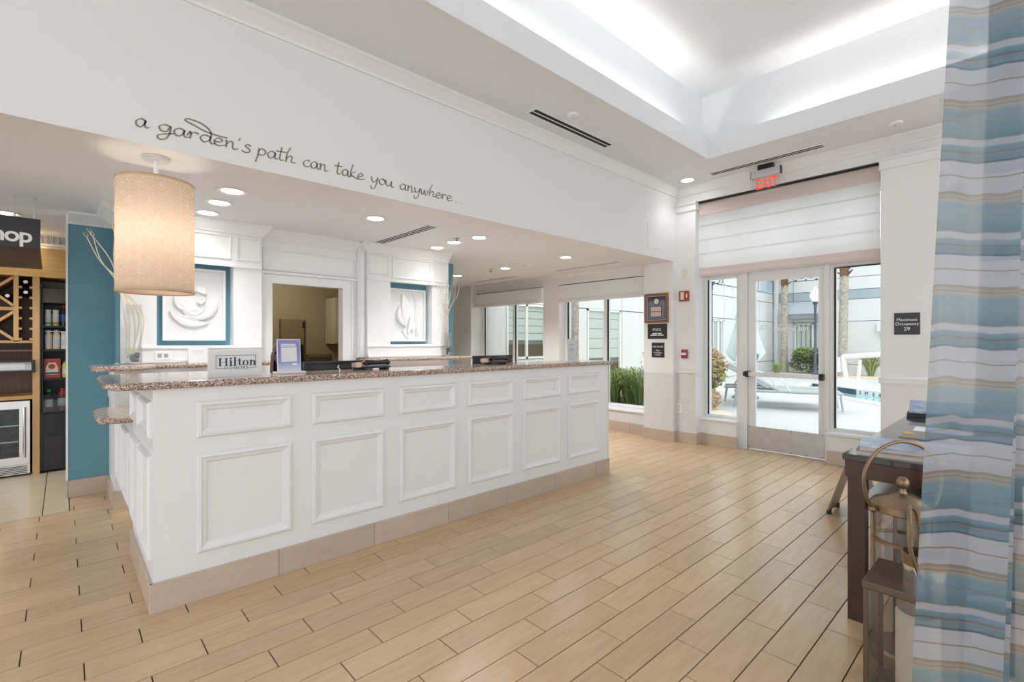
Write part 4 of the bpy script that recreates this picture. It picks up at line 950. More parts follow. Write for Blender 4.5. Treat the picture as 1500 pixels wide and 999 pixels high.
fr = thing('wine_fridge', 'steel fronted glass door wine fridge under the oak rack', 'fridge', (-.52, 6.85, 0))
rb('cabinet', 'black', -.84, -.245, .02, .755, 6.90, 7.3, fr)
fd = MB().frame((-.84, 6.90, .12), (1,0,0), (0,0,1), (0,-1,0), .593, .63, [(0,0),(0,.04),(.075,.04),(.08,.02),(.08,0)]).build('door', 'steel', fr)
MB().box(-.765, -.325, 6.885, 6.89, .195, .675).build('pane', 'cool_glass', fd); MB().cyl((-.285, 6.835, .19), .011, .50, 12).build('handle', 'chrome', fd)
for z in (.21, .66): MB().cyl((-.285, 6.835, z), .006, .03, 8, 'y').build('handle_mount', 'chrome', fd)
rb('grille', 'steel', -.84, -.247, .02, .115, 6.875, 6.90, fr)
for i in range(5): rb('slot', 'slot_dark', -.82, -.265, .03+.016*i, .037+.016*i, 6.872, 6.876, fr)
for z in (.34, .50): rb('shelf', 'chrome', -.76, -.33, z, z+.012, 6.893, 6.8995, fr)
def cool_bottle(x, z, lab):
    t = thing('wine_bottle', lab, 'bottle', (x, 6.94, z), 'wine bottles in the fridge')
    MB().cyl((x,6.8915,z), .038, .006, 18, 'y').build('body', 'bottle_dark', t); MB().cyl((x,6.8905,z), .012, .002, 12, 'y').build('cork', 'win_brown', t)
for x, z, lab in ((-.40,.615,'dark bottle on the top shelf of the steel wine fridge'), (-.37,.43,'dark bottle on the middle shelf of the steel wine fridge'), (-.39,.27,'dark bottle on the bottom shelf of the steel wine fridge')): cool_bottle(x, z, lab)
# drinks cooler
dc = thing('drinks_cooler', 'black open drinks cooler beside the oak rack', 'cooler', (-.05, 6.9, 0))
c0, c1 = -.174, .052
rb('side', 'black', c0, c0+.022, .02, 1.93, 6.88, 7.4, dc); rb('back', 'navy_black', c0, c1, .02, 1.93, 7.36, 7.4, dc)
rb('top_box', 'sign_brown', c0+.022, c1, 1.745, 1.89, 6.90, 7.36, dc); rb('base', 'black', c0+.022, c1, .02, .60, 6.89, 7.36, dc); rb('base_door', 'black_gloss', c0+.03, c1, .03, .37, 6.878, 6.89, dc)
for z in (1.49, 1.245, .945, .60): s_ = rb('shelf', 'black', c0+.022, c1, z, z+.02, 6.93, 7.36, dc)
rb('light_strip', 'grey_card', c0+.03, c1, 1.445, 1.452, 6.935, 6.945, dc); rb('front_guard', 'cool_glass', c0+.022, c1, .62, .80, 6.885, 6.889, dc)
MB().tube([(c0+.004,6.86,.62),(c0+.004,6.86,1.9)], .007, 8).build('handle', 'black_gloss', dc)
def jar(x, z, r, h, m, capm, lab, neck=.5, band=None, nm='drink_bottle', cat='bottle'):
    t = thing(nm, lab, cat, (x, 6.98, z), 'drinks in the cooler'); y = 6.985
    MB().lathe([(1e-4,0),(r,0.001),(r,h*.72),(r*.9,h*.8),(r*neck,h*.87),(r*neck,h*.9)], (x,y,z), 20).build('body', m, t)
    MB().lathe([(r*neck*1.12,h*.88),(r*neck*1.12,h),(1e-4,h)], (x,y,z), 16).build('cap', capm, t)
    if band: MB().lathe([(r*1.012,h*.2),(r*1.012,h*.55)], (x,y,z), 20).build('label', band, t)
zt = 1.511
jar(-.118, zt, .027, .165, 'can_white', 'can_white', 'white can with green foot on the top cooler shelf', .85, 'grey_card', 'drink_can', 'can'); jar(-.058, zt, .027, .165, 'can_white', 'can_white', 'white can with orange foot on the top cooler shelf', .85, 'grey_card', 'drink_can', 'can')
for x, m in ((-.118,'can_green'), (-.058,'can_orange')): MB().lathe([(.0278,.01),(.0278,.035)], (x,6.985,zt), 20).build('label_band', m, bpy.data.objects['drink_can' if x < -.1 else 'drink_can.001'])
jar(.004, zt, .028, .215, 'bottle_dark', 'red_cap', 'dark bottle with red cap on the top cooler shelf', .5, 'label_blue')
zt = 1.266
for i, x in enumerate((-.116, -.054)): jar(x, zt, .029, .20, 'cream', 'cream', ('cream protein bottle beside the cooler side panel', 'cream protein bottle in the middle of its cooler shelf')[i], .62, 'grey_card')
jar(.008, zt, .029, .185, 'can_white', 'can_white', 'white round tub beside the teal wall on the cooler shelf', .9, 'grey_card')
bx_ = thing('snack_box', 'red and cream snack box in the drinks cooler', 'box', (-.085, 7.0, .966))
MB().box(-.15, -.022, 6.95, 7.08, .966, 1.165).build('carton', 'red_box', bx_); MB().prism([(-.135,1.0),(-.04,1.0),(-.04,1.07),(-.06,1.125),(-.115,1.125),(-.135,1.07)], 6.9475, 6.95, 'y').build('printed_front', 'cream', bx_); MB().box(-.14, -.032, 6.946, 6.9476, 1.005, 1.025).build('blue_stripe', 'label_blue', bx_); MB().cyl((-.088,6.9455,1.085), .026, .002, 18, 'y').build('red_emblem', 'red_box', bx_)
jar(.012, .966, .024, .17, 'yellow', 'green_cap', 'yellow juice bottle with green cap beside the red snack box', .6, 'cream')
jar(-.112, .621, .034, .225, 'vase_glass', 'green_cap', 'clear bottle with green cap on the lowest cooler shelf', .4, 'can_white'); jar(-.008, .621, .036, .235, 'juice_red', 'red_cap', 'red juice bottle with red cap on the lowest cooler shelf', .5, 'can_white')
vg = thing('return_air_grille', 'white louvred return air grille above the oak header', 'vent', (-.05, 6.9, 2.4))
MB().frame((-.20, 6.945, 2.335), (1,0,0), (0,0,1), (0,-1,0), .30, .12, [(0,0),(0,.012),(.02,.012),(.02,0)]).build('frame', 'trim_white', vg)
for i in range(6): MB().box(-.18+.045*i, -.165+.045*i, 6.925, 6.945, 2.355, 2.435).build('louvre', 'grey_print', vg)
hg = thing('shop_sign', 'dark hanging shop sign with white lettering and brown lower panel', 'sign', (-.5, 5.2, 1.9))
MB().box(-.98, -.129, 5.20, 5.225, 2.055, 2.285).build('board', 'sign_black', hg)
MB().loft([[(-.98,5.19,2.052),(-.129,5.19,2.052),(-.117,5.12,1.905),(-.98,5.12,1.895)], [(-.98,5.21,2.052),(-.129,5.21,2.052),(-.117,5.14,1.895),(-.98,5.14,1.885)]]).build('lower_panel', 'sign_brown', hg)
text('shop', .152, (-.172, 5.198, 2.146), (1,0,0), (0,0,1), 'white_print', hg, align='RIGHT', bold=.003, space=.9)
for x in (-.27, -.165, -.9): 
    MB().cyl((x,5.212,2.285), .0025, ZL-2.285, 6).build('cable', 'steel', hg); MB().cyl((x,5.212,2.283), .008, .03, 8).build('cable_clamp', 'steel', hg); MB().cyl((x,5.212,ZL-.012), .014, .012, 10).build('ceiling_mount', 'steel', hg)
# ================================================================== OFFICE THINGS
ol = thing('office_fill_lamp', 'added fill lamp on the ceiling of the small office', 'lamp', (2.0, 6.3, 2.38)); MB().lathe([(.16,0),(.16,-.03),(.1,-.05),(1e-4,-.055)], (2.0,6.3,2.38), 24).build('diffuser', 'downlight_glow', ol); lite('lamp', 'POINT', (2.0,6.3,2.26), 9, .12, (1,.9,.75), parent=ol)  # unseen lamp added to brighten the dark office
cbn = thing('wall_cabinet', 'beige wall cabinet in the office behind the opening', 'cabinet', (3.05, 6.8, 1.3))
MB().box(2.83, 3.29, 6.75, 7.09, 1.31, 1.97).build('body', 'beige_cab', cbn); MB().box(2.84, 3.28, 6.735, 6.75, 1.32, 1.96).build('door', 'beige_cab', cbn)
for z in (1.46, 1.34): MB().box(2.87, 2.95, 6.728, 6.735, z, z+.10).build('paper_note', 'paper', cbn)
MB().box(2.965, 2.975, 6.71, 6.735, 1.36, 1.48).build('handle', 'bronze', cbn)
mr = thing('wall_mirror', 'dark tan framed panel on the office wall behind the card stand', 'panel', (2.36, 7.09, 1.1))
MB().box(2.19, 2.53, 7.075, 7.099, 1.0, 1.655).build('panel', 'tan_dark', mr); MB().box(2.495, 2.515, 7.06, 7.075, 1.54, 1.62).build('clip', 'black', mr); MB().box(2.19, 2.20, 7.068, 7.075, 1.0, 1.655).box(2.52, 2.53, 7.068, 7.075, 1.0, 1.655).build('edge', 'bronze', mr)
oc = thing('office_chair', 'brown upholstered chair back in the office opening', 'chair', (2.55, 6.5, 0))
MB().cbox(2.36, 2.72, 6.55, 6.62, .62, 1.17, .03).build('backrest', 'win_brown', oc); MB().cbox(2.36, 2.72, 6.15, 6.58, .44, .52, .02).build('seat', 'win_brown', oc); MB().cyl((2.54,6.37,.05), .03, .40, 10).build('column', 'black', oc)
for a in range(5): MB().tube([(2.54,6.37,.07), (2.54+.26*math.cos(a*2*PI/5),6.37+.26*math.sin(a*2*PI/5),.03)], .018, 6).build('foot', 'black', oc)
bk = MB().box(2.46, 2.50, 7.05, 7.098, .75, 1.30); bk.build('tall_folder', 'black', label='tall black folder against the office wall under the tan panel', cat='folder')
# ================================================================== PERSON seated at the staff desk
def skin_body(name, joints, edges, radii, m, parent, sub=2):
    me = bpy.data.meshes.new(name); o0 = ORI[parent.name]; me.from_pydata([tuple(Vector(j)-o0) for j in joints], edges, []); me.update()
    ob = bpy.data.objects.new(name, me); COL.objects.link(ob); ob.parent = parent; ORI[ob.name] = o0
    sk = ob.modifiers.new('skin', 'SKIN'); sk.use_smooth_shade = True
    for i, r in enumerate(radii):
        d = me.skin_vertices[0].data[i]; d.radius = r if isinstance(r, tuple) else (r, r); d.use_root = (i == 0)
    s = ob.modifiers.new('sub', 'SUBSURF'); s.levels = sub; s.render_levels = sub; me.materials.append(M[m]); return ob
bx0, by0 = 1.316, 4.10
pn = thing('person', 'person with brown hair in a grey top seated behind the acrylic card stand', 'person', (bx0, by0+.15, 0))
J = [(bx0,by0+.12,.52),(bx0,by0+.10,.72),(bx0,by0+.07,.90),(bx0,by0+.06,1.0),(bx0,by0+.04,1.07),(bx0,by0+.01,1.14),
     (bx0-.15,by0+.06,.99),(bx0-.20,by0-.02,.84),(bx0-.12,by0-.22,.815),(bx0-.08,by0-.30,.79),(bx0+.15,by0+.06,.99),(bx0+.20,by0-.02,.84),(bx0+.12,by0-.22,.815),(bx0+.08,by0-.30,.79),
     (bx0-.10,by0+.0,.50),(bx0-.11,by0-.30,.50),(bx0-.11,by0-.34,.10),(bx0-.11,by0-.44,.045),(bx0+.10,by0+.0,.50),(bx0+.11,by0-.30,.50),(bx0+.11,by0-.34,.10),(bx0+.11,by0-.44,.045)]
Ed = [(0,1),(1,2),(2,3),(3,4),(4,5),(3,6),(6,7),(7,8),(8,9),(3,10),(10,11),(11,12),(12,13),(0,14),(14,15),(15,16),(16,17),(0,18),(18,19),(19,20),(20,21)]
Rd = [(.15,.11),(.14,.10),(.15,.10),(.11,.08),.05,.05,.06,.042,.033,.022,.06,.042,.033,.022,.085,.065,.045,.04,.085,.065,.045,.04]
skin_body('body', J, Ed, Rd, 'shirt', pn)
hd = MB(); hc = (bx0, by0-.0, 1.225); rings = []
for i in range(13):
    f = i/12; zz = hc[2]-.115+.23*f; w_ = [.03,.055,.066,.072,.076,.080,.082,.083,.081,.074,.060,.038,.003][i]; dpt = [.04,.065,.08,.088,.093,.096,.099,.100,.098,.09,.072,.045,.003][i]
    rings.append([(hc[0]+w_*math.cos(2*PI*k/20), hc[1]+dpt*math.sin(2*PI*k/20)+(-.012 if f < .3 else 0), zz) for k in range(20)])
head = hd.loft(rings, True, True, True).build('head', 'skin', pn)
MB().loft([[(hc[0]-.012,hc[1]-.092,hc[2]+.012),(hc[0]+.012,hc[1]-.092,hc[2]+.012),(hc[0]+.016,hc[1]-.088,hc[2]-.03),(hc[0]-.016,hc[1]-.088,hc[2]-.03)], [(hc[0]-.003,hc[1]-.10,hc[2]+.008),(hc[0]+.003,hc[1]-.10,hc[2]+.008),(hc[0]+.009,hc[1]-.118,hc[2]-.026),(hc[0]-.009,hc[1]-.118,hc[2]-.026)]], True, True, True).build('nose', 'skin', head)
for s_ in (-1, 1):
    MB().sphere((hc[0]+s_*.032,hc[1]-.088,hc[2]+.012), .011, 10, 8).build('eye', 'white_print', head); MB().sphere((hc[0]+s_*.032,hc[1]-.097,hc[2]+.012), .005, 8, 6).build('pupil', 'hair', head)
    MB().sphere((hc[0]+s_*.083,hc[1]+.005,hc[2]-.003), .022, 10, 8, (.4,.7,1.3)).build('ear', 'skin', head)
MB().tube([(hc[0]-.024,hc[1]-.083,hc[2]-.058),(hc[0],hc[1]-.091,hc[2]-.060),(hc[0]+.024,hc[1]-.083,hc[2]-.058)], [.003,.006,.003], 8).build('mouth', 'juice_red', head)
hr = MB(); rings = []
for i in range(12):
    f = i/11; zz = hc[2]+.128-.27*f; w_ = .004+.098*math.sin(min(1, f*2.2)*PI/2) + .012*f
    rings.append([(hc[0]+w_*math.cos(PI*(-.12)+PI*1.24*k/18), hc[1]+.012+(.004+.106*math.sin(min(1, f*2.2)*PI/2))*math.sin(PI*(-.12)+PI*1.24*k/18), zz) for k in range(19)])
hr.loft(rings, False, False, True)
hr.sphere((hc[0],hc[1]+.012,hc[2]+.055), .096, 18, 8, (1.0,1.08,.8)); hr.build('hair', 'hair', pn)
for s_ in (-1, 1):
    hx, hy, hz = bx0+s_*.08, by0-.30, .79; hm = MB()
    hm.sphere((hx, hy-.035, hz), .036, 12, 8, (1.0,1.25,.45))
    for k in range(4):
        fx = hx-.027+.018*k; L_ = (.062,.074,.070,.055)[k if s_ < 0 else 3-k]; hm.tube([(fx,hy-.065,hz),(fx*.98+hx*.02,hy-.065-L_*.5,hz+.006),(fx*.97+hx*.03,hy-.065-L_,hz-.012)], [.0088,.0082,.006], 8)
    hm.tube([(hx-s_*.026,hy-.02,hz),(hx-s_*.05,hy-.05,hz-.004),(hx-s_*.052,hy-.08,hz-.012)], [.011,.0095,.007], 8); hm.build('hand', 'skin', pn)
sc2 = thing('office_chair', 'black staff chair under the seated person', 'chair', (bx0, by0+.2, 0))
MB().cbox(bx0-.24, bx0+.24, by0-.12, by0+.36, .33, .39, .02).build('seat', 'black', sc2); MB().cbox(bx0-.2, bx0+.2, by0+.30, by0+.36, .50, .93, .02).build('backrest', 'black', sc2); MB().cyl((bx0,by0+.12,.05), .03, .28, 10).build('column', 'black', sc2)
for a in range(5): MB().tube([(bx0,by0+.12,.07), (bx0+.26*math.cos(a*2*PI/5),by0+.12+.26*math.sin(a*2*PI/5),.03)], .018, 6).build('foot', 'black', sc2)
# ================================================================== CONSOLE TABLE AND LANTERNS
tb = thing('console_table', 'dark brown console table with glossy top by the curtain', 'table', (3.85, .35, 0))
MB().cbox(2.775, 4.95, .02, .632, .775, .805, .004).build('top', 'table_top', tb)
MB().box(2.785, 4.94, .03, .622, .695, .776).build('apron', 'expresso', tb)
for x in (2.80, 4.86):
    for y in (.05, .545): MB().box(x, x+.075, y, y+.07, 0, .70).build('leg', 'expresso', tb)
MB().box(2.82, 4.92, .06, .60, .19, .225).build('lower_shelf', 'expresso', tb); MB().box(2.83, 4.90, .07, .59, .54, .56).build('middle_shelf', 'expresso', tb)
def booklet(name, cx, cy, ang, wd, dp, z, th, m, label, cat='magazine'):
    t = thing(name, label, cat, (cx, cy, z)); u = V(math.cos(ang), math.sin(ang), 0); v = V(-u.y, u.x, 0)
    def lay(z0, z1, g): return MB().loft([[tuple(V(cx,cy,zz)+u*a*(wd/2-g)+v*b*(dp/2-g)) for a, b in ((-1,-1),(1,-1),(1,1),(-1,1))] for zz in (z0, z1)])
    lay(z, z+th*.85, .003).build('pages', 'pages', t); lay(z+th*.85, z+th, 0).build('cover', m, t)
booklet('magazine', 2.965, .40, .12, .30, .40, .805, .022, 'mag_grey', 'thick grey magazine under the blue one on the console table')
booklet('magazine', 2.985, .385, .16, .31, .42, .827, .020, 'mag_blue', 'blue covered magazine on top of its stack on the console table')
booklet('brochure', 3.60, .36, -.1, .28, .30, .805, .006, 'mag_grey', 'dark leaflet with yellow corner on the console table', 'brochure')
booklet('brochure', 3.86, .36, .05, .20, .28, .805, .005, 'paper', 'white leaflet lying on the console table', 'brochure')
MB().cyl((3.62,.50,.811), .03, .004, 8).build('yellow_flower', 'yellow', label='small yellow flower decoration on the dark leaflet', cat='decoration')
wd_ = thing('book_display', 'dark tilted book display at the far table end', 'display', (4.65, .45, .805))
MB().loft([[(4.45,.20,.806),(4.45,.62,.806),(4.72,.62,.806),(4.72,.20,.806)], [(4.45,.20,.83),(4.45,.62,.83),(4.72,.62,.875),(4.72,.20,.875)]]).build('wedge', 'black', wd_)
MB().loft([[(4.40,.18,.842),(4.40,.60,.842),(4.74,.64,.885),(4.74,.18,.885)], [(4.40,.18,.856),(4.40,.60,.856),(4.74,.64,.90),(4.74,.18,.90)]]).build('cover', 'mag_blue', wd_)
af = thing('folding_floor_sign', 'dark folding floor sign standing behind the console table', 'floor sign', (4.5, .98, 0))
for s_, yy in ((1, 1.08), (-1, .80)):
    MB().loft([[(4.36,yy,.03),(4.64,yy,.03),(4.60,.94,.49),(4.40,.94,.49)], [(4.36,yy+.014*s_,.03),(4.64,yy+.014*s_,.03),(4.60,.94+.014*s_,.49),(4.40,.94+.014*s_,.49)]]).build('leaf', 'bronze', af)
    for x in (4.37, 4.60): MB().box(x, x+.04, yy-.008, yy+.018, 0, .035).build('foot', 'black', af)
def sq_lantern():
    t = thing('lantern', 'square metal candle lantern standing closest to the curtain', 'lantern', (2.285, .29, 0)); x0, x1, y0, y1 = 2.152, 2.425, .152, .425
    MB().cbox(x0-.005, x1+.005, y0-.005, y1+.005, 0, .035, .004).build('base', 'bronze', t); MB().cbox(x0-.004, x1+.004, y0-.004, y1+.004, .445, .472, .004).build('top_plate', 'bronze', t)
    for x in (x0, x1-.014):
        for y in (y0, y1-.014): MB().box(x, x+.014, y, y+.014, .035, .446).build('corner_post', 'bronze', t)
    for a in ((x0+.004,x0+.007,y0+.014,y1-.014), (x1-.007,x1-.004,y0+.014,y1-.014), (x0+.014,x1-.014,y0+.004,y0+.007), (x0+.014,x1-.014,y1-.007,y1-.004)): MB().box(*a, .036, .445).build('pane', 'vase_glass', t)
    cx, cy = 2.30, .27
    MB().lathe([(.062,.472),(.062,.535),(.056,.535),(.056,.472)], (cx,cy,0), 28).build('chimney_collar', 'chrome', t)
    MB().lathe([(.066,.535),(.066,.575),(.061,.575),(.061,.535)], (cx,cy,0), 28).build('chimney_band', 'brass', t)
    MB().tube(catmull([(cx-.063,cy+.0,.50),(cx-.07,cy+.03,.60),(cx-.055,cy+.035,.70),(cx,cy+.04,.735),(cx+.055,cy+.03,.70),(cx+.07,cy+.02,.60),(cx+.063,cy,.50)], 6), .007, 8).build('handle', 'brass', t)
sq_lantern()
cd = thing('pillar_candle', 'cream pillar candle inside the square lantern', 'candle', (2.27, .29, .035)); MB().lathe([(1e-4,0),(.062,0),(.064,.01),(.064,.325),(.058,.335),(1e-4,.328)], (2.27,.285,.035), 28).build('wax', 'wax', cd); MB().cyl((2.27,.285,.36), .002, .02, 6).build('wick', 'black', cd)
rl = thing('lantern', 'tall round glass lantern with brass lid, knob and bail handle', 'lantern', (2.60, .375, 0)); cx, cy = 2.60, .375
MB().lathe([(1e-4,0),(.112,0),(.115,.012),(.115,.05),(.105,.06),(1e-4,.06)], (cx,cy,0), 32).build('base', 'brass', rl)
MB().lathe([(.102,.055),(.102,.645),(.099,.645),(.099,.055)], (cx,cy,0), 36).build('glass_cylinder', 'vase_glass', rl)
for a in (.4, 1.97, 3.54, 5.11): MB().tube([(cx+.106*math.cos(a),cy+.106*math.sin(a),.05), (cx+.106*math.cos(a),cy+.106*math.sin(a),.65)], .007, 6).build('upright', 'brass', rl)
MB().lathe([(.107,.63),(.114,.635),(.114,.66),(.10,.675),(.05,.70),(.02,.708),(1e-4,.708)], (cx,cy,0), 36).build('lid', 'brass', rl)
MB().lathe([(.104,.50),(.109,.502),(.109,.516),(.104,.518)], (cx,cy,0), 32).build('ring_band', 'brass', rl)
MB().lathe([(.018,.706),(.012,.72),(.014,.73)], (cx,cy,0), 16).build('knob_neck', 'brass', rl); MB().sphere((cx,cy,.752), .025, 16, 10).build('knob', 'brass', rl)
u = V(rgt[0], rgt[1], 0); hb = [V(cx,cy,.64)+u*(-.125), V(cx,cy,.70)+u*(-.155), V(cx,cy,.80)+u*(-.16), V(cx,cy,.89)+u*(-.10), V(cx,cy,.925)+u*0, V(cx,cy,.89)+u*.10, V(cx,cy,.80)+u*.16, V(cx,cy,.70)+u*.155, V(cx,cy,.64)+u*.125]
MB().tube(catmull(hb, 6), .0075, 8).build('bail_handle', 'brass', rl)
for s_ in (-1, 1): MB().sphere(tuple(V(cx,cy,.64)+u*(s_*.128)), .014, 12, 8).build('pivot', 'brass', rl); MB().tube([tuple(V(cx,cy,.64)+u*(s_*.10)), tuple(V(cx,cy,.64)+u*(s_*.13))], .008, 8).build('pivot_arm', 'brass', rl)
# ================================================================== SHEER CURTAIN by the camera
cu = thing('sheer_curtain', 'sheer blue and cream striped curtain hanging beside the lanterns', 'curtain', (1.55, .06, 0))
def curtain_panel(a_t, a_b, b_t, b_b, off, folds, amp, seed):
    """sheet hanging from z=3.3 to .02 that flares towards the hem; its two edges given in plan at heights 2.16 and .54"""
    rows = []; K = 60; a_t, a_b, b_t, b_b = (V(*q, 0) for q in (a_t, a_b, b_t, b_b)); n_ = V(.68, .733, 0)
    for j in range(23):
        z = 3.3 - 3.28*j/22; f = (2.16-z)/1.62; A = a_t.lerp(a_b, f); B = b_t.lerp(b_b, f); row = []
        for i in range(K+1):
            t_ = i/K; p = A.lerp(B, t_) + n_*(amp*(math.sin(t_*PI*2*folds+seed)+.35*math.sin(t_*PI*2*folds*2.3+seed*2+z)) + off)
            row.append((p.x, p.y, z))
        rows.append(row)
    MB().loft(rows, closed=False, caps=False, smooth=True).build('panel', 'curtain', cu)
curtain_panel((1.552,.129), (1.492,.185), (1.665,.024), (1.622,.063), 0, .55, .022, .6)
curtain_panel((1.751,.039), (1.711,.077), (1.954,-.148), (1.903,-.101), .03, 1.2, .03, 2.2)
curtain_panel((1.686,.059), (1.641,.101), (1.74,.009), (1.708,.038), .015, .5, .01, 1.4)
ra, rb_ = V(1.47,.20,3.31), V(2.02,-.31,3.31)
MB().tube([ra, rb_], .014, 10).build('rod', 'bronze', cu)
for q in (ra, rb_): MB().tube([q, V(q.x,q.y,4.149)], .008, 8).build('drop_rod', 'bronze', cu)
# ================================================================== COURTYARD
ZG = -.02
MB().box(6.42, 60, -40, 60, -.6, -.5).build('ground', 'patio', kind='structure')
# patio slab with a diagonal pool basin cut out
pool = [(10.6,-.25),(15.15,4.35),(17.75,4.85),(13.1,-.25)]
bm = bmesh.new()
def ring_verts(pts, z): return [bm.verts.new((a, b, z)) for a, b in pts]
o_ = ring_verts([(6.40,-12),(23.6,-12),(23.6,8.1),(6.40,8.1)], ZG); i_ = ring_verts(pool, ZG)
for r in (o_, i_):
    for a, b in zip(r, r[1:]+r[:1]): bm.edges.new((a, b))
bmesh.ops.triangle_fill(bm, use_beauty=True, use_dissolve=False, edges=bm.edges[:])
lo = ring_verts(pool, -.5)
for k in range(4): bm.faces.new((i_[k], i_[(k+1) % 4], lo[(k+1) % 4], lo[k]))
bmesh.ops.recalc_face_normals(bm, faces=bm.faces)
me = bpy.data.meshes.new('patio'); bm.to_mesh(me); bm.free(); me.materials.append(M['patio']); po = bpy.data.objects.new('patio', me); COL.objects.link(po); tag(po, 'white concrete pool deck', None, None, 'structure')
cx_, cy_ = sum(p[0] for p in pool)/4, sum(p[1] for p in pool)/4
MB().prism([(p[0], p[1]) for p in pool], -.45, -.17).build('pool_water', 'water', kind='structure', label='pale turquoise pool water')
cp = thing('pool_edge', 'white pool coping with a navy tile band and depth marker', 'pool edge', (cx_, cy_, ZG))
for a, b in zip(pool, pool[1:]+pool[:1]):
    A, B = Vector(a), Vector(b); d = (B-A).normalized(); n = Vector((d.y, -d.x)); n = n if n.dot(A-Vector((cx_,cy_))) > 0 else -n
    MB().loft([[(q.x, q.y, z) for q in (A, B, B+n*.3, A+n*.3)] for z in (ZG, ZG+.03)]).build('coping', 'coping', cp)
A, B = Vector(pool[2]), Vector(pool[3]); d = (B-A).normalized(); n = Vector((d.y, -d.x)); n = n if n.dot(Vector((cx_,cy_))-A) > 0 else -n; L_ = (B-A).length; k = 0; q = 0
MARK0, MARK1 = 2.0, 3.0
while q < L_:
    if not (MARK0-.1 < q < MARK1):
        P0 = A+d*(q+.004); P1 = A+d*min(L_, q+.146)
        MB().loft([[(w_.x, w_.y, z) for w_ in (P0, P1, P1+n*.012, P0+n*.012)] for z in (-.168, -.026)]).build('band_tile', 'pool_tile', cp)
    q += .15
for i, ch in enumerate(('3', 'FT', '0', 'IN')):
    P0 = A+d*(MARK0+.0+.25*i); P1 = P0+d*.245
    pl = MB().loft([[(w_.x, w_.y, z) for w_ in (P0, P1, P1+n*.012, P0+n*.012)] for z in (-.168, -.026)]).build('depth_tile', 'coping', cp)
    m_ = (P0+P1)/2+n*.0135; text(ch, .13, (m_.x, m_.y, -.098), (d.x, d.y, 0), (0,0,1), 'black', cp, name='depth_lettering', bold=.004)
# gravel beds
def bed(name, pts, label): return tag(MB().prism(pts, ZG-.05, ZG+.03).build(name, 'gravel', kind='stuff'), label, 'gravel')
bed('gravel_bed', [(6.45,3.1),(7.9,3.08),(8.7,3.5),(9.6,4.3),(10.5,5.0),(12.8,5.75),(13.5,7.9),(6.45,7.9),(6.45,5.45),(7.95,5.45),(7.95,3.72),(6.45,3.72)], 'tan gravel bed under the window shrubs')
bed('gravel_bed', [(21.2,-11.9),(21.2,4.6),(21.6,6.6),(22.3,7.7),(23.25,7.7),(23.25,-11.9)], 'tan gravel bed along the far hotel wing')
# ---- hotel wings
def blind_window(t, ax, pl, a0, a1, z0, z1, mode, out):
    """window in a wall; ax 'x' -> wall along x at y=pl, 'y' -> wall along y at x=pl; out = direction to the viewer"""
    def bx(n_, m, p0, p1, q0, q1, d0, d1, par):
        k_ = MB()
        if ax == 'x': k_.box(p0, p1, pl+out*d0, pl+out*d1, q0, q1)
        else: k_.box(pl+out*d0, pl+out*d1, p0, p1, q0, q1)
        return k_.build(n_, m, par)
    wn = bx('window', 'win_pane', a0, a1, z0, z1, -.035, -.01, t)
    f = .05
    for n_, r in (('window_frame', (a0,a1,z0,z0+f)), ('window_frame', (a0,a1,z1-f,z1)), ('window_frame', (a0,a0+f,z0,z1)), ('window_frame', (a1-f,a1,z0,z1)), ('mullion', ((a0+a1)/2-.03,(a0+a1)/2+.03,z0,z1))): bx(n_, 'alu_white', *r, -.035, .045, wn)
    if mode == 'blind':
        zb = z0+(z1-z0)*.33; nn = 5
        for i in range(nn): bx('blind_slat', 'win_curtain', a0+f, a1-f, zb+(z1-zb)*i/nn+.012, zb+(z1-zb)*(i+1)/nn, -.01, .004, wn)
        bx('furniture_behind_glass', 'win_brown', a0+f, a1-f, z0+f, z0+(zb-z0)*.8, -.01, -.004, wn)
    elif mode == 'curtain':
        nn = max(3, int((a1-a0)/.18)); 
        for i in range(nn): bx('curtain_fold', 'win_curtain', a0+f+(a1-a0-2*f)*(i+.1)/nn, a0+f+(a1-a0-2*f)*(i+.85)/nn, z0+f, z1-f, -.01, .008-(i % 2)*.006, wn)
    elif mode == 'louvre':
        nn = 6
        for i in range(nn): bx('louvre', 'soffit_grey', a0+f, a1-f, z0+(z1-z0)*(i+.2)/nn, z0+(z1-z0)*(i+.75)/nn, -.01, .01, wn)
def wing(t, ax, pl, out, cols, rows, wins, core):
    MB().box(*core).build('core_wall', 'joint', t)
    g = .012
    for (a0, a1) in zip(cols[:-1], cols[1:]):
        for (z0, z1, m) in rows:
            segs = [(z0, z1, a0, a1)]
            for (w0, w1, y0, y1) in wins:
                new = []
                for (s0, s1, b0, b1) in segs:
                    if w1 <= b0+.01 or w0 >= b1-.01 or y1 <= s0+.01 or y0 >= s1-.01: new.append((s0, s1, b0, b1)); continue
                    if y0 > s0+.03: new.append((s0, y0, b0, b1))
                    if y1 < s1-.03: new.append((y1, s1, b0, b1))
                    lo_, hi_ = max(s0, y0), min(s1, y1)
                    if w0 > b0+.03: new.append((lo_, hi_, b0, w0))
                    if w1 < b1-.03: new.append((lo_, hi_, w1, b1))
                segs = new
            for (s0, s1, b0, b1) in segs:
                k_ = MB(); mm = m
                if m == 'panel_white' and ax == 'x' and b0 > 21.6 and s0 > 3.4 and s1 < 4.2: mm = 'panel_blue'
                if ax == 'x': k_.box(b0+g, b1-g, pl-.0*out, pl-out*.06, s0+g, s1-g)
                else: k_.box(pl, pl-out*.06, b0+g, b1-g, s0+g, s1-g)
                k_.build('wall_panel', mm, t)
YA, XB = 7.95, 23.5
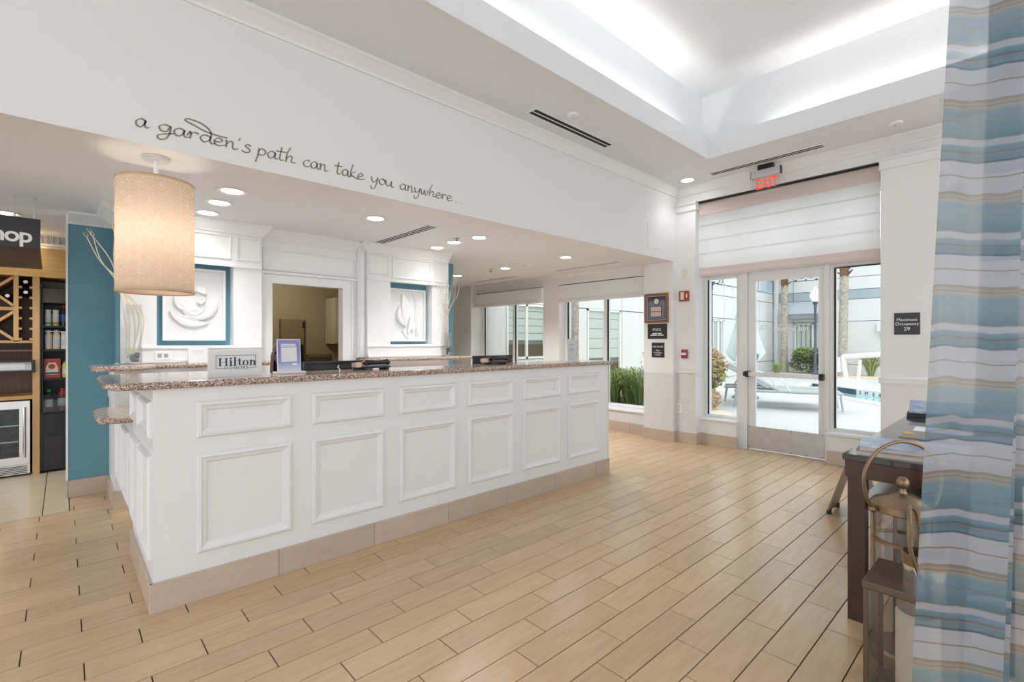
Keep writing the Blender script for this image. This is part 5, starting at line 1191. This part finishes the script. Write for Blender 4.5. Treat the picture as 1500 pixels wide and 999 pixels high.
rows = [(-.02,.464,'panel_white'),(.464,2.20,'panel_white'),(2.20,3.05,'panel_white'),(3.05,3.45,'panel_white'),(3.45,4.0,'panel_white'),(4.0,5.4,'panel_white')]
wa = thing('hotel_wing', 'white panelled hotel wing with ground floor windows outside the courtyard windows', 'building', (15, YA, 0))
WA = [(7.2,8.45,.94,2.20), (10.06,11.55,.235,2.20), (17.3,18.25,.28,2.14), (17.75,18.32,3.47,4.0), (21.2,21.78,3.47,3.96)]
wing(wa, 'x', YA, -1, [6.45, 8.6, 11.64, 15.0, 18.32, 21.8, 23.42], rows, WA, (6.45, 23.42, YA+.06, YA+.25, -.1, 5.4))
for (w_, mode) in zip(WA, ('blind','blind','curtain','louvre','louvre')): blind_window(wa, 'x', YA+.02, *w_, mode, -1)
rowsB = [(-.02,.40,'panel_white'),(.40,2.155,'panel_white'),(2.155,3.05,'panel_white'),(3.05,3.44,'band_blue'),(3.44,3.95,'panel_white'),(3.95,5.4,'panel_white')]
wb = thing('hotel_wing', 'white hotel wing with grey band facing the pool', 'building', (XB, 0, 0))
WB = [(5.72,7.10,.465,2.11), (6.26,7.08,3.97,5.3), (5.66,5.98,3.97,5.3)]
wing(wb, 'y', XB, -1, [-11.8, -8, -4, -1, 2.5, 5.62, 7.17, 7.8], rowsB, WB, (XB+.06, XB+.25, -12, 8.2, -.1, 5.4))
for w_ in WB: blind_window(wb, 'y', XB+.02, *w_, 'curtain', -1)
MB().loft([[(XB,5.66,3.0),(XB-.02,5.66,3.0),(XB-.5,5.66,2.5),(XB,5.66,2.5)], [(XB,7.40,3.0),(XB-.02,7.40,3.0),(XB-.5,7.40,2.5),(XB,7.40,2.5)]]).build('awning', 'awning', wb)
MB().box(XB-.48, XB, 5.68, 7.38, 2.29, 2.498).build('awning_soffit', 'soffit_grey', wb)
MB().cyl((XB-.12, 7.82, 0), .10, 5.3, 12).build('downpipe', 'panel_white', wb)
MB().box(XB-.15, XB, 3.95, 4.17, 1.72, 2.05).build('wall_box', 'panel_white', wb); MB().box(XB-.08, XB, 3.98, 4.06, 1.47, 1.6).build('tap', 'black', wb)
# ---- lamp posts
def lamp_post(x, y, label):
    t = thing('lamp_post', label, 'lamp post', (x, y, ZG)); L_ = [(.12,0),(.12,.10),(.075,.16),(.06,.45),(.075,.47),(.05,.5),(.045,2.72),(.06,2.74),(.06,2.78),(.05,2.80),(.10,2.90),(.12,2.93),(1e-4,2.93)]
    MB().lathe(L_, (x,y,ZG), 16).build('pole', 'lamp_post', t)
    MB().lathe([(.11,2.93),(.19,3.1),(.20,3.18),(.16,3.32),(.07,3.42),(.05,3.44),(.06,3.46),(.02,3.52),(1e-4,3.53)], (x,y,ZG), 18).build('globe', 'globe', t)
lamp_post(21.9, 5.89, 'dark lamp post with clear globe in front of the hedge'); lamp_post(12.55, 5.80, 'dark lamp post rising behind the rusty shrub')
# ---- palms
def palm(x, y, r, h, husk, lean, label, seed):
    t = thing('palm_tree', label, 'palm', (x, y, ZG)); rnd = random.Random(seed); rings = []; n = 16
    for i in range(26):
        f = i/25; z = ZG+husk*f; rr = r*(1.35-.35*min(1, f*5))*(1+.05*rnd.random()); rings.append([(x+lean*f+rr*(1+.06*rnd.random())*math.cos(2*PI*k/n), y+rr*(1+.06*rnd.random())*math.sin(2*PI*k/n), z) for k in range(n)])
    MB().loft(rings, True, True, True).build('trunk', 'palm_bark', t)
    rings = []
    for i in range(14):
        f = i/13; z = ZG+husk-.05+(h-husk)*f; rr = r*(.95+.35*f*abs(math.sin(i*1.7))); rings.append([(x+lean+rr*(1+.18*rnd.random())*math.cos(2*PI*k/n), y+rr*(1+.18*rnd.random())*math.sin(2*PI*k/n), z) for k in range(n)])
    MB().loft(rings, True, True, False).build('husk', 'palm_husk', t)
    for k in range(26):
        a = rnd.random()*2*PI; z = ZG+husk+(h-husk)*rnd.random(); rr = r*1.15; p0 = V(x+lean+rr*math.cos(a), y+rr*math.sin(a), z); p1 = p0+V(math.cos(a),math.sin(a),0)*.12+V(0,0,.10)
        MB().loft([[tuple(p0+V(-math.sin(a),math.cos(a),0)*.05), tuple(p0-V(-math.sin(a),math.cos(a),0)*.05), tuple(p0-V(0,0,.06))], [tuple(p1+V(-math.sin(a),math.cos(a),0)*.02), tuple(p1-V(-math.sin(a),math.cos(a),0)*.02), tuple(p1-V(0,0,.03))]]).build('frond_base', 'palm_husk', t)
    for k in range(14):
        a = 2*PI*k/14; m_ = MB(); c0_ = V(x+lean, y, ZG+h); d_ = V(math.cos(a), math.sin(a), 0); s_ = V(-d_.y, d_.x, 0); pts = [c0_, c0_+d_*.25+V(0,0,.5), c0_+d_*.42+V(0,0,.75), c0_+d_*.55+V(0,0,.6)]
        rows_ = []
        for j, p_ in enumerate(pts): wv = (.03,.06,.07,.02)[j]; rows_.append([tuple(p_+s_*wv-V(0,0,wv*.3)), tuple(p_), tuple(p_-s_*wv-V(0,0,wv*.3))])
        m_.loft(rows_, closed=False, caps=False).build('frond', 'leaf_green', t)
palm(22.75, 7.30, .125, 5.2, 3.75, .05, 'palm trunk with shaggy husk by the corner downpipe', 1); palm(21.7, 4.93, .14, 5.6, 3.85, .25, 'leaning mottled palm trunk by the pool lift', 2)
palm(8.55, 7.1, .08, 4.6, 3.6, 0, 'slim speckled palm trunk outside the planter window', 3)
# ---- shrubs and grasses
def leaf_cloud(t, name, c_, rad, nleaf, size, m, seed, hole=0.):
    rnd = random.Random(seed); k_ = MB()
    for i in range(nleaf):
        a = rnd.random()*2*PI; b = math.acos(rnd.uniform(-1, 1)); q = (.55+.45*rnd.random()**.5)
        p_ = V(c_[0]+rad[0]*q*math.sin(b)*math.cos(a), c_[1]+rad[1]*q*math.sin(b)*math.sin(a), c_[2]+rad[2]*q*math.cos(b))
        if p_.z < ZG+.02: continue
        u_ = V(rnd.gauss(0,1), rnd.gauss(0,1), rnd.gauss(0,.7)).normalized(); v_ = u_.orthogonal().normalized(); s_ = size*(.6+.8*rnd.random())
        k_.add([tuple(p_-u_*s_), tuple(p_+v_*s_*.45), tuple(p_+u_*s_), tuple(p_-v_*s_*.45)], [(0,1,2,3)])
    o = k_.build(name, m, t); o['kind'] = 'stuff'; return o
def shrub(x, y, blobs, label, stems=5):
    t = thing('shrub', label, 'shrub', (x, y, ZG))
    for i, (dx, dy, z, r, nl, sz, m) in enumerate(blobs): leaf_cloud(t, 'foliage', (x+dx, y+dy, z), r, nl, sz, m, hash((round(x*10), i)) % 1000)
    for k in range(stems): a = 2*PI*k/stems; MB().tube([(x+.05*math.cos(a),y+.05*math.sin(a),ZG),(x+.12*math.cos(a),y+.12*math.sin(a),.35),(x+.3*math.cos(a),y+.3*math.sin(a),.8)], [.015,.012,.006], 5).build('stem', 'palm_husk', t)
shrub(9.75, 4.62, [(0,0,.82,(.42,.42,.42),900,.045,'leaf_brown'), (0,0,.72,(.42,.42,.40),700,.045,'leaf_light'), (-.45,-.15,.22,(.4,.35,.24),700,.035,'leaf_brown'), (.05,.1,.92,(.36,.36,.36),500,.04,'leaf_brown')], 'rusty brown rounded shrub behind the narrow sidelight')
shrub(22.62, 6.20, [(0,0,.72,(.55,.75,.35),900,.07,'hedge_green'), (0,0,.85,(.5,.72,.26),900,.07,'leaf_green'), (0,.2,.4,(.5,.7,.35),500,.06,'hedge_green')], 'dark green clipped hedge behind the lamp post')
def grass_clump(x, y, z, nb, h, spread, label, seed, mats=('leaf_green','leaf_light')):
    t = thing('grass_clump', label, 'grass', (x, y, z)); rnd = random.Random(seed)
    for mi, m in enumerate(mats):
        k_ = MB()
        for i in range(nb):
            a = rnd.random()*2*PI; r0 = .08*rnd.random(); L_ = h*(.6+.5*rnd.random()); sp = spread*(.2+.9*rnd.random()); p0 = V(x+r0*math.cos(a), y+r0*math.sin(a), z); d_ = V(math.cos(a), math.sin(a), 0); s_ = V(-d_.y, d_.x, 0)*.006*(h/.5)
            pts = [p0, p0+d_*sp*.3+V(0,0,L_*.6), p0+d_*sp*.7+V(0,0,L_*.95), p0+d_*sp*1.15+V(0,0,L_*.85)]
            k_.loft([[tuple(q-s_*w_), tuple(q+s_*w_)] for q, w_ in zip(pts, (1,1,.8,.1))], closed=False, caps=False)
        o = k_.build('blades', m, t); o['kind'] = 'stuff'
grass_clump(22.55, 4.2, ZG, 160, .85, .55, 'light green grass clump behind the pool lift', 4)
for i, (x, y, lab) in enumerate(((6.9,4.86,'green grass clump in the planter closest to the counter end'), (7.0,4.62,'middle green grass clump in the window planter'), (6.86,4.38,'green grass clump in the planter closest to the column'), (7.35,4.9,'green grass clump at the back of the window planter'))):
    grass_clump(x, y, .28, 75, .60, .42, lab, 10+i)
MB().cbox(6.42, 7.9, 3.75, 5.4, -.3, .29, .02).build('planter_bed', 'soil', label='dark soil planter bed outside the low window', cat='planter')
hv = thing('shrub', 'thin leafy stem with pale blooms beside the column edge', 'shrub', (6.75, 4.15, .29))
for k in range(4): MB().tube([(6.75,4.18,.29),(6.76+.03*k,4.17-.02*k,.6),(6.78+.05*k,4.13-.035*k+.05,1.0+.05*k)], [.006,.005,.002], 5).build('stem', 'palm_husk', hv)
leaf_cloud(hv, 'leaves', (6.82,4.19,1.0), (.12,.14,.18), 60, .022, 'leaf_brown', 7); leaf_cloud(hv, 'leaves', (6.82,4.19,.82), (.10,.12,.2), 50, .02, 'leaf_light', 8)
grass_clump(21.9, 7.3, ZG, 60, .5, .4, 'small pale grass clump at the palm foot', 31)
# ---- closed parasol
um = thing('closed_parasol', 'pale green closed parasol behind the door jamb', 'parasol', (12.0, 4.70, ZG)); ux, uy = 12.0, 4.70
MB().cyl((ux,uy,ZG), .03, 2.5, 10).build('pole', 'alu', um); MB().lathe([(.30,0),(.30,.05),(.06,.08),(.05,.25),(1e-4,.25)], (ux,uy,ZG), 18).build('base', 'soffit_grey', um)
rings = []
for z, r in ((2.46,.02),(2.24,.10),(1.90,.19),(1.84,.17),(1.4,.27),(.97,.36),(.95,.34)):
    rings.append([(ux+r*(1+.22*math.cos(6*2*PI*k/36))*math.cos(2*PI*k/36), uy+r*(1+.22*math.cos(6*2*PI*k/36))*math.sin(2*PI*k/36), z+(.10*math.cos(6*2*PI*k/36) if z < 1.05 else 0)) for k in range(36)])
MB().loft(rings, True, False, True).build('canopy', 'umbrella_fab', um)
# ---- loungers
def lounger(fx, fy, hx, hy, label):
    """fx,fy foot-end; hx,hy head-end"""
    t = thing('sun_lounger', label, 'sun lounger', ((fx+hx)/2, (fy+hy)/2, ZG)); F, H_ = V(fx,fy,0), V(hx,hy,0); u_ = (H_-F).normalized(); v_ = V(-u_.y, u_.x, 0); L_ = (H_-F).length
    def P_(a, b, z): return F+u_*a+v_*b+V(0,0,z)
    for s_ in (-.30, .30): MB().tube([P_(-.05,s_,.34), P_(L_,s_,.34)], .022, 8).build('side_rail', 'sling', t)
    for a in (0, L_-.05):
        for s_ in (-.30, .30): MB().tube([P_(a,s_,.34), P_(a+(.04 if a else -.04),s_,ZG+.03)], [.022,.016], 8).build('leg', 'sling', t)
    hb_ = L_*.56
    MB().loft([[tuple(P_(a, b, z)) for a, b in ((-.04,-.28),(hb_,-.28),(hb_,.28),(-.04,.28))] for z in (.345, .365)]).build('seat_sling', 'sling', t)
    e = (L_+.12, .88)
    MB().loft([[tuple(P_(hb_,-.28,.35)), tuple(P_(hb_,.28,.35)), tuple(P_(e[0],.28,e[1])), tuple(P_(e[0],-.28,e[1]))], [tuple(P_(hb_-.02,-.28,.37)), tuple(P_(hb_-.02,.28,.37)), tuple(P_(e[0]-.03,.28,e[1]+.02)), tuple(P_(e[0]-.03,-.28,e[1]+.02))]]).build('backrest', 'sling', t)
    for s_ in (-.30, .30):
        MB().tube([P_(hb_,s_,.355), P_(e[0],s_,e[1])], .018, 6).build('back_rail', 'sling', t); MB().tube([P_(L_*.9,s_,.34), P_(L_*.82,s_,.62)], .010, 6).build('prop', 'sling', t)
        MB().tube(catmull([P_(L_*.45,s_*1.1,.36), P_(L_*.55,s_*1.12,.62), P_(L_*.75,s_*1.12,.66)], 5), .012, 6).build('armrest', 'alu_white', t)
lounger(11.03, 2.58, 10.38, 4.29, 'grey sling sun lounger closest to the pool door'); lounger(11.70, 3.05, 11.02, 4.77, 'grey sling sun lounger behind the first one')
# ---- pool lift
pl_ = thing('pool_lift', 'white pool access lift arm beside the pool', 'pool lift', (19.2, 4.05, ZG))
MB().box(18.95, 19.45, 3.75, 4.45, ZG, .09).build('base', 'coping', pl_); MB().tube([(19.2,4.25,.08),(19.2,4.35,.85)], .07, 8).build('mast', 'alu_white', pl_); MB().tube([(19.2,4.35,.82),(18.9,2.4,1.0)], .08, 8).build('arm', 'alu_white', pl_); MB().tube([(19.1,3.9,.1),(19.1,3.85,.72)], .05, 8).build('actuator', 'alu_white', pl_); MB().box(19.15, 19.35, 4.42, 4.60, .3, .8).build('battery_box', 'coping', pl_)
